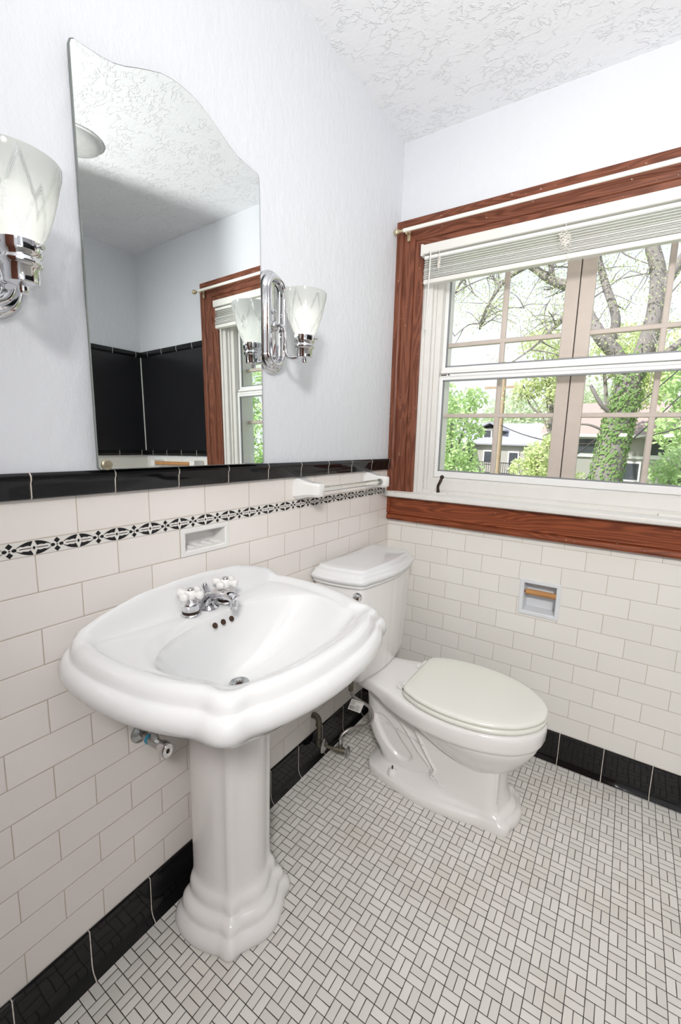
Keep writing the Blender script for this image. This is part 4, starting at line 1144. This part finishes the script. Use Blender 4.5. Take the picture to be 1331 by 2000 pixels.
def leaves(bm, rng, blobs, n, size):
    tot = sum(b[3]*b[3] for b in blobs)
    for (x, y, z, r, *sq) in blobs:
        f = sq[0] if sq else .8
        for _ in range(int(n*r*r/tot)):
            while True:
                v = Vector((rng.uniform(-1, 1), rng.uniform(-1, 1), rng.uniform(-1, 1)))
                if .15 < v.length <= 1: break
            c = Vector((x, y, z))+Vector((v.x*r, v.y*r, v.z*r*f))
            a = Vector((rng.gauss(0, 1), rng.gauss(0, 1), rng.gauss(0, 1))).normalized(); b = a.orthogonal().normalized()
            s = size*rng.uniform(.6, 1.3)
            bm.faces.new([bm.verts.new(c+a*s), bm.verts.new(c+b*s*.55), bm.verts.new(c-a*s), bm.verts.new(c-b*s*.55)])
def branch(bm, pts, r0, r1, seg=8):
    P = smooth_path(pts, 5); n = len(P)
    tube(bm, P, [r0+(r1-r0)*k/(n-1) for k in range(n)], seg)
    return P
def twigs(bm, rng, P, n, ln, r, ends, depth=1, up=.2):
    for _ in range(n):
        i = rng.randrange(len(P)//4, len(P)); p = P[i]
        d = Vector((rng.gauss(0, 1), rng.gauss(0, .8), rng.gauss(up, .8))).normalized(); l = ln*rng.uniform(.5, 1.2)
        q = [p, p+d*l*.5+Vector((0, 0, rng.uniform(-.1, .1)*l)), p+d*l+Vector((rng.uniform(-.2, .2)*l, 0, rng.uniform(-.25, .1)*l))]
        Q = smooth_path(q, 3); tube(bm, Q, [r*(1-k/len(Q)*.8) for k in range(len(Q))], 5)
        ends.append(Q[-1]); ends.append(Q[len(Q)//2])
        if depth > 0: twigs(bm, rng, Q, 3, ln*.55, r*.5, ends, depth-1, up)

def finish_tree(root, bmw, bml, bark, leaf, ivy=None):
    off = Vector(root.location)
    for b in (bmw, bml):
        for v in b.verts: v.co -= off
    obj('trunk', bmw, bark, root, smooth=True)
    if len(bml.verts): obj('foliage', bml, leaf, root)
    if ivy:
        for v in ivy.verts: v.co -= off
        o = obj('ivy', ivy, LF_ivy, root); o['label'] = 'green ivy covering the trunk'

# big forked tree
rng = random.Random(7)
Y0 = 9.0
bt_ = thing('forked_tree', 'large grey tree with forked limbs and ivy on its trunk, right of the window mullion', 'tree', (.45, Y0, GZ))
bw = BM(); br = []
tr_ = branch(bw, [(.40, Y0, GZ), (.44, Y0, -1.5), (.50, Y0, .5), (.60, Y0, 1.65), (.69, Y0, 2.3), (.70, Y0, 2.8)], .36, .235, 14); br.append(tr_)
lim = [([(.62, Y0, 2.7), (.42, Y0, 3.2), (.12, Y0-.1, 3.55), (-.18, Y0, 4.05), (-.45, Y0, 4.6), (-.95, Y0, 4.85), (-1.5, Y0+.1, 5.3), (-2.2, Y0, 5.7)], .17, .06),
       ([(.78, Y0, 2.7), (.95, Y0, 3.4), (1.02, Y0, 4.0), (.98, Y0, 4.7), (.80, Y0, 5.3), (.68, Y0, 5.9), (.6, Y0, 7.2)], .19, .09),
       ([(1.0, Y0, 4.2), (1.35, Y0, 4.9), (1.9, Y0, 5.7), (2.6, Y0, 6.6)], .12, .05),
       ([(.30, Y0, 3.4), (.35, Y0-.1, 3.9), (.02, Y0, 4.8), (-.1, Y0, 5.4), (.2, Y0, 6.4)], .10, .04),
       ([(-.45, Y0, 4.6), (-.60, Y0, 4.1), (-.95, Y0, 3.75), (-1.3, Y0+.1, 3.45)], .07, .02),
       ([(.50, Y0-.1, 1.95), (.28, Y0-.3, 2.15), (.10, Y0-.35, 2.45), (.04, Y0-.35, 2.55)], .05, .03),
       ([(.42, Y0-.1, 1.6), (.05, Y0-.2, 1.75), (-.35, Y0-.25, 1.7), (-.8, Y0-.2, 1.5)], .03, .012),
       ([(-.95, Y0, 4.85), (-1.0, Y0, 5.4), (-.7, Y0, 6.2)], .07, .03),
       ([(-1.5, Y0+.1, 5.3), (-2.0, Y0, 5.0), (-2.4, Y0, 4.4), (-2.5, Y0, 4.0)], .06, .012),
       ([(-2.2, Y0, 5.7), (-2.9, Y0, 5.3), (-3.2, Y0, 4.9)], .06, .015),
       ([(.75, Y0, 2.9), (1.3, Y0+.2, 3.2), (2.0, Y0+.2, 3.9), (2.8, Y0, 4.8)], .09, .04)]
ends = []
for pts, a, b in lim:
    P = branch(bw, pts, a, b, 9); br.append(P)
    if a > .05: twigs(bw, rng, P, 9, 1.1, .022, ends, 1)
bl_ = BM()
for e in ends:
    leaves(bl_, rng, [(e.x, e.y, e.z, .34)], 20, .024)
for P in br[1:6]:
    for p in P[::3]: leaves(bl_, rng, [(p.x, p.y-.15, p.z, .24)], 24, .028)
iv = BM()
for i, p in enumerate(tr_):
    if p.z > 3: continue
    for _ in range(380 if p.z < 2.0 else 80):
        a = rng.uniform(0, 2*pi); zz = p.z+rng.uniform(-.5, .5)
        # interpolate the trunk centre
        q = min(tr_, key=lambda w_: abs(w_.z-zz)); rr = .25+.10*max(0, (1.5-zz)/5)
        c = Vector((q.x+cos(a)*rr, q.y+sin(a)*rr, zz)); nrm = Vector((cos(a), sin(a), .2)); t1 = nrm.orthogonal().normalized(); t2 = nrm.cross(t1).normalized()
        c += nrm*rng.uniform(.0, .08); s = rng.uniform(.024, .048)
        t1 = (t1+nrm*rng.uniform(-.5, .5)).normalized()
        iv.faces.new([iv.verts.new(c+t1*s), iv.verts.new(c+t2*s*.7), iv.verts.new(c-t1*s), iv.verts.new(c-t2*s*.7)])
finish_tree(bt_, bw, bl_, M_bark, LF_spring, iv)

def tree(name, label, base, blobs, n, size, leaf, bark=M_bark, r=.18, seed=1, trunkpts=None, limbs=(), group=None, tw=0, cat='tree'):
    rg = random.Random(seed); t = thing(name, label, cat, base, 0, group); bw = BM(); bl2 = BM()
    P = branch(bw, trunkpts or [base, (base[0]+.1, base[1], base[2]+2), (blobs[0][0], blobs[0][1], blobs[0][2])], r, r*.4, 8)
    en = []
    for L_ in limbs:
        Q = branch(bw, L_, r*.5, r*.12, 6)
        if tw: twigs(bw, rg, Q, tw, .9, .02, en, 1)
    for b in blobs:
        q = Vector(b[:3]); k = rg.randrange(len(P)//2, len(P)); branch(bw, [P[k], (P[k]+q)/2+Vector((0, 0, .2)), q], r*.3, r*.08, 5)
    leaves(bl2, rg, blobs, n, size)
    for e in en: leaves(bl2, rg, [(e.x, e.y, e.z, .35)], 6, size)
    finish_tree(t, bw, bl2, bark, leaf)
    return t
tree('leafy_tree', 'bright green leafy tree at the left edge of the window view', (-4.9, 14, GZ),
     [(-4.9, 14, 2.2, 1.0), (-4.7, 13.8, 1.0, .9), (-4.4, 14, .2, .9), (-4.2, 14.2, 2.9, .55), (-5.6, 14, 3.0, .9), (-3.95, 14, 1.7, .35), (-4.9, 14, -1, 1.2), (-5.9, 14, 1.3, 1.2)], 5200, .085, LF_green, seed=2)
tree('thin_tree', 'thin dark-branched young tree standing behind the utility pole', (-2.2, 18, GZ),
     [(-2.6, 18, 4.2, .8, .7), (-1.9, 18, 3.5, .8, .7), (-3.2, 18, 3.6, .6, .7), (-1.6, 18, 4.8, .8, .7), (-2.7, 18, 5.4, .9, .7)], 1500, .09, LF_spring, r=.14, seed=3,
     trunkpts=[(-2.2, 18, GZ), (-2.2, 18, 0), (-2.1, 18, 2.2), (-2.2, 18, 3.6)], limbs=[[(-2.15, 18, 2.2), (-1.7, 18, 2.9), (-1.2, 18, 3.1)], [(-2.15, 18, 2.4), (-2.9, 18, 2.9), (-3.3, 18, 3.8)], [(-2.2, 18, 3), (-2.3, 18, 4.5), (-2.0, 18, 5.6)]], tw=6)
tree('round_bush', 'yellow-green bush in front of the grey-roofed house, left of the mullion', (-1.9, 14, GZ),
     [(-1.75, 14, 1.0, .55), (-2.1, 14, .45, .6), (-1.5, 14, .3, .6), (-2.0, 14, -.4, .9), (-1.35, 14, 1.5, .35)], 2600, .075, LF_spring, seed=4, cat='bush')
tree('dense_bush', 'dense green bush at the lower right corner of the window view', (2.2, 11, GZ),
     [(1.95, 11, 1.0, .5), (1.55, 11, .75, .35), (2.3, 11, .3, .8), (1.8, 11.2, .1, .7), (2.0, 11, -.8, 1.0), (2.7, 11, 1.2, .6)], 3600, .07, LF_green, seed=5, cat='bush')
tree('low_bush', 'low yellowish bush just left of the ivy-covered trunk', (-.55, 12, GZ),
     [(-.75, 12, .55, .35), (-.35, 12, .35, .3), (-.6, 12, -.1, .55), (-.9, 12, -.5, .7)], 1200, .06, LF_spring, seed=6, cat='bush')
# distant tree belt beyond the houses
rg = random.Random(21)
for i in range(11):
    x = -46+5.8*i; hh_ = 9.0+rg.uniform(-1.4, 1.2)
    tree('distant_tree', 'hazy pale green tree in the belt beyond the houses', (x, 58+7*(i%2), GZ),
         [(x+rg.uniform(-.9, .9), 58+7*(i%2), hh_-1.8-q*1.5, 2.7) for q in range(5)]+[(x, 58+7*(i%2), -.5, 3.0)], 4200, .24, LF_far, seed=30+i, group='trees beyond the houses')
# trees to the right seen behind the forked tree
for i, (x, y, z) in enumerate(((3.4, 20, 4.2), (.3, 24, 5.4), (6.2, 24, 4.8))):
    tree('background_tree', ['green tree behind the right side of the window view', 'loose spring tree rising behind the forked tree', 'tall green tree far to the right beyond the window'][i], (x, y, GZ),
         [(x+rg.uniform(-1.3, 1.3), y, z+rg.uniform(-2.6, 1.0), 1.3, .8) for _ in range(7)], 3000, .13, LF_spring if i == 1 else LF_green, seed=60+i, tw=0)
# tree by the side, seen in the mirror
tree('side_tree', 'rounded green tree seen through the window reflection in the mirror', (11, 8.5, GZ),
     [(10.4, 8.5, 3.4, 1.2), (11.3, 8.5, 2.6, 1.4), (9.6, 8.5, 1.6, 1.3), (11, 8.5, .6, 1.5), (9.4, 8.5, -.2, 1.4), (12, 8.5, 1.6, 1.5), (10.4, 8.5, -1.2, 1.8)], 9000, .10, LF_green, seed=77)

# houses
M_roofg = pbr('grey_shingles', (.40, .41, .45), .9, noise=.15, nscale=4)
M_roofp = pbr('brown_pink_shingles', (.44, .34, .31), .9, noise=.15, nscale=4)
M_siding = pbr('beige_siding', (.42, .41, .37), .8, noise=.08, nscale=3)
M_siding2 = pbr('taupe_siding', (.36, .36, .33), .8, noise=.08, nscale=3)
M_wtrim = pbr('white_exterior_trim', (.78, .78, .76), .6)
M_glassd = pbr('dark_window_glass', (.06, .07, .08), .08)
M_rail = pbr('dark_railing', (.06, .055, .05), .6)
def gable(bm, x0, x1, y0, y1, ze, zr, over=.4, mi=0):
    ym = (y0+y1)/2; t_ = .12
    for s, ya in ((-1, y0-over), (1, y1+over)):
        L = [[(x0-over, ym, zr), (x0-over, ya, ze-.15), (x0-over, ya, ze-.15-t_), (x0-over, ym, zr-t_)], [(x1+over, ym, zr), (x1+over, ya, ze-.15), (x1+over, ya, ze-.15-t_), (x1+over, ym, zr-t_)]]
        loft(bm, L, mi)
def house(name, label, loc, build):
    h = thing(name, label, 'house', loc)
    def part(n, bm, m):
        off = Vector(loc)
        for v in bm.verts: v.co -= off
        return obj(n, bm, m, h)
    build(part); return h
def b1(part):
    bm = BM(); box(bm, (-13.5, 38, GZ), (-5.2, 46, 1.45)); part('wall', bm, M_siding)
    bm = BM(); gable(bm, -13.5, -5.2, 38, 46, 1.5, 3.35); part('roof', bm, M_roofg)
    # dormer
    bm = BM(); box(bm, (-11.4, 39.0, 1.2), (-9.4, 42, 2.75)); part('dormer', bm, M_siding2)
    bm = BM(); L = [[(-11.8, 38.6, 2.60), (-10.4, 38.6, 3.35), (-9.0, 38.6, 2.60), (-9.0, 38.6, 2.48), (-10.4, 38.6, 3.20), (-11.8, 38.6, 2.48)], [(-11.8, 42, 2.60), (-10.4, 42, 3.35), (-9.0, 42, 2.60), (-9.0, 42, 2.48), (-10.4, 42, 3.20), (-11.8, 42, 2.48)]]
    loft(bm, L); part('dormer_roof', bm, M_roofg)
    for x, z, w_, h_ in ((-10.6, 2.1, .6, .8), (-11.9, .15, .9, .95), (-10.1, .15, .7, .95), (-7.9, -.1, .7, 1.4), (-6.0, .2, .9, .9)):
        y = 38.94 if z > 2 else 37.94
        bm = BM(); box(bm, (x-w_/2-.12, y-.06, z-h_/2-.12), (x+w_/2+.12, y+.08, z+h_/2+.12)); f = part('window', bm, M_wtrim)
        bm = BM(); off = Vector((-9.5, 42, GZ)); box(bm, (x-w_/2, y-.10, z-h_/2), (x+w_/2, y-.05, z+h_/2))
        for v in bm.verts: v.co -= off
        obj('pane', bm, M_glassd, f)
    # lower porch gable left
    bm = BM(); box(bm, (-13.8, 36.3, GZ), (-12.2, 38.2, 1.0)); part('porch', bm, M_siding)
    bm = BM(); gable(bm, -13.9, -12.0, 36.3, 38.4, 1.2, 1.9, .3); part('porch_roof', bm, M_roofg)
    bm = BM(); box(bm, (-11.6, 35.4, -1.35), (-4.8, 38, -1.2)); part('deck', bm, M_siding2)
    bm = BM(); box(bm, (-11.6, 35.4, -.28), (-4.8, 35.5, -.20)); box(bm, (-11.6, 35.4, -1.15), (-4.8, 35.5, -1.08))
    for k in range(40): box(bm, (-11.6+.173*k, 35.43, -1.2), (-11.56+.173*k, 35.47, -.2))
    part('railing', bm, M_rail)
house('bungalow', 'grey-roofed house with a small dormer and dark deck railing, seen through the left casement', (-9.5, 42, GZ), b1)
def b2(part):
    bm = BM(); box(bm, (-3.4, 27, GZ), (5.5, 34, 2.0)); part('wall', bm, M_siding2)
    bm = BM(); gable(bm, -3.4, 5.5, 27, 34, 2.15, 4.1, .5); part('roof', bm, M_roofp)
    bm = BM(); box(bm, (-3.45, 26.9, .72), (5.55, 27.05, .86)); box(bm, (-3.9, 26.4, 1.86), (6.0, 26.55, 2.02)); part('trim_band', bm, M_wtrim)
    for x, z, w_, h_ in ((-1.5, 1.35, 1.5, .8), (.9, .0, .8, .9), (2.2, 1.35, 1.3, .8), (3.6, .1, .9, .9)):
        bm = BM(); box(bm, (x-w_/2-.1, 26.88, z-h_/2-.1), (x+w_/2+.1, 27.02, z+h_/2+.1)); f = part('window', bm, M_wtrim)
        bm = BM(); box(bm, (x-w_/2, 26.84, z-h_/2), (x+w_/2, 26.9, z+h_/2))
        for v in bm.verts: v.co -= Vector((1, 30, GZ))
        obj('pane', bm, M_glassd, f)
    bm = BM(); box(bm, (-.2, 24.8, -.75), (2.2, 27, -.62)); box(bm, (-.1, 25.0, GZ), (2.1, 25.1, -.75)); part('side_porch', bm, M_wtrim)
house('neighbour_house', 'taupe-sided house with brownish-pink roof, partly hidden behind the forked tree', (1, 30, GZ), b2)

# utility poles and wires
M_pole = pbr('weathered_pole', (.50, .37, .26), .9, noise=.25, nscale=5)
for i, (x, y, zt, lab) in enumerate(((-4.63, 20, 4.5, 'wooden utility pole with transformer arms seen through the left casement'), (3.1, 16, 6.5, 'wooden utility pole at the right edge of the window view'))):
    t = thing('utility_pole', lab, 'utility pole', (x, y, GZ), 0)
    bm = BM(); tube(bm, [(0, 0, 0), (0, 0, zt-GZ)], [.16, .10], 12); obj('pole', bm, M_pole, t, smooth=True)
    bm = BM(); box(bm, (-.9, -.05, zt-GZ-.55), (.9, .05, zt-GZ-.45)); obj('crossarm', bm, M_pole, t)
for i, (a, b, sag, r, lab) in enumerate((((-4.6, 19.9, 2.2), (3.1, 16, 2.4), .9, .022, 'lower black cable slung between the two poles'),
        ((-18, 22, 2.5), (-4.6, 19.9, 2.0), .5, .018, 'black cable running left from the wooden pole'),
        ((-1.6, 6, -.6), (3.1, 16, 5.2), .15, .016, 'black cable rising steeply past the ivy-covered trunk'),
        ((-1.2, 6, -.9), (3.1, 16, 4.4), .2, .016, 'lower of the two cables rising past the ivy-covered trunk'))):
    pts = [Vector(a).lerp(Vector(b), k/14)-Vector((0, 0, sag*4*(k/14)*(1-k/14))) for k in range(15)]
    bm = BM(); c = Vector(a)
    tube(bm, [p-c for p in pts], r, 6); o = obj('overhead_cable', bm, M_rail, smooth=True); o.location = c; tag(o, lab, 'cable')
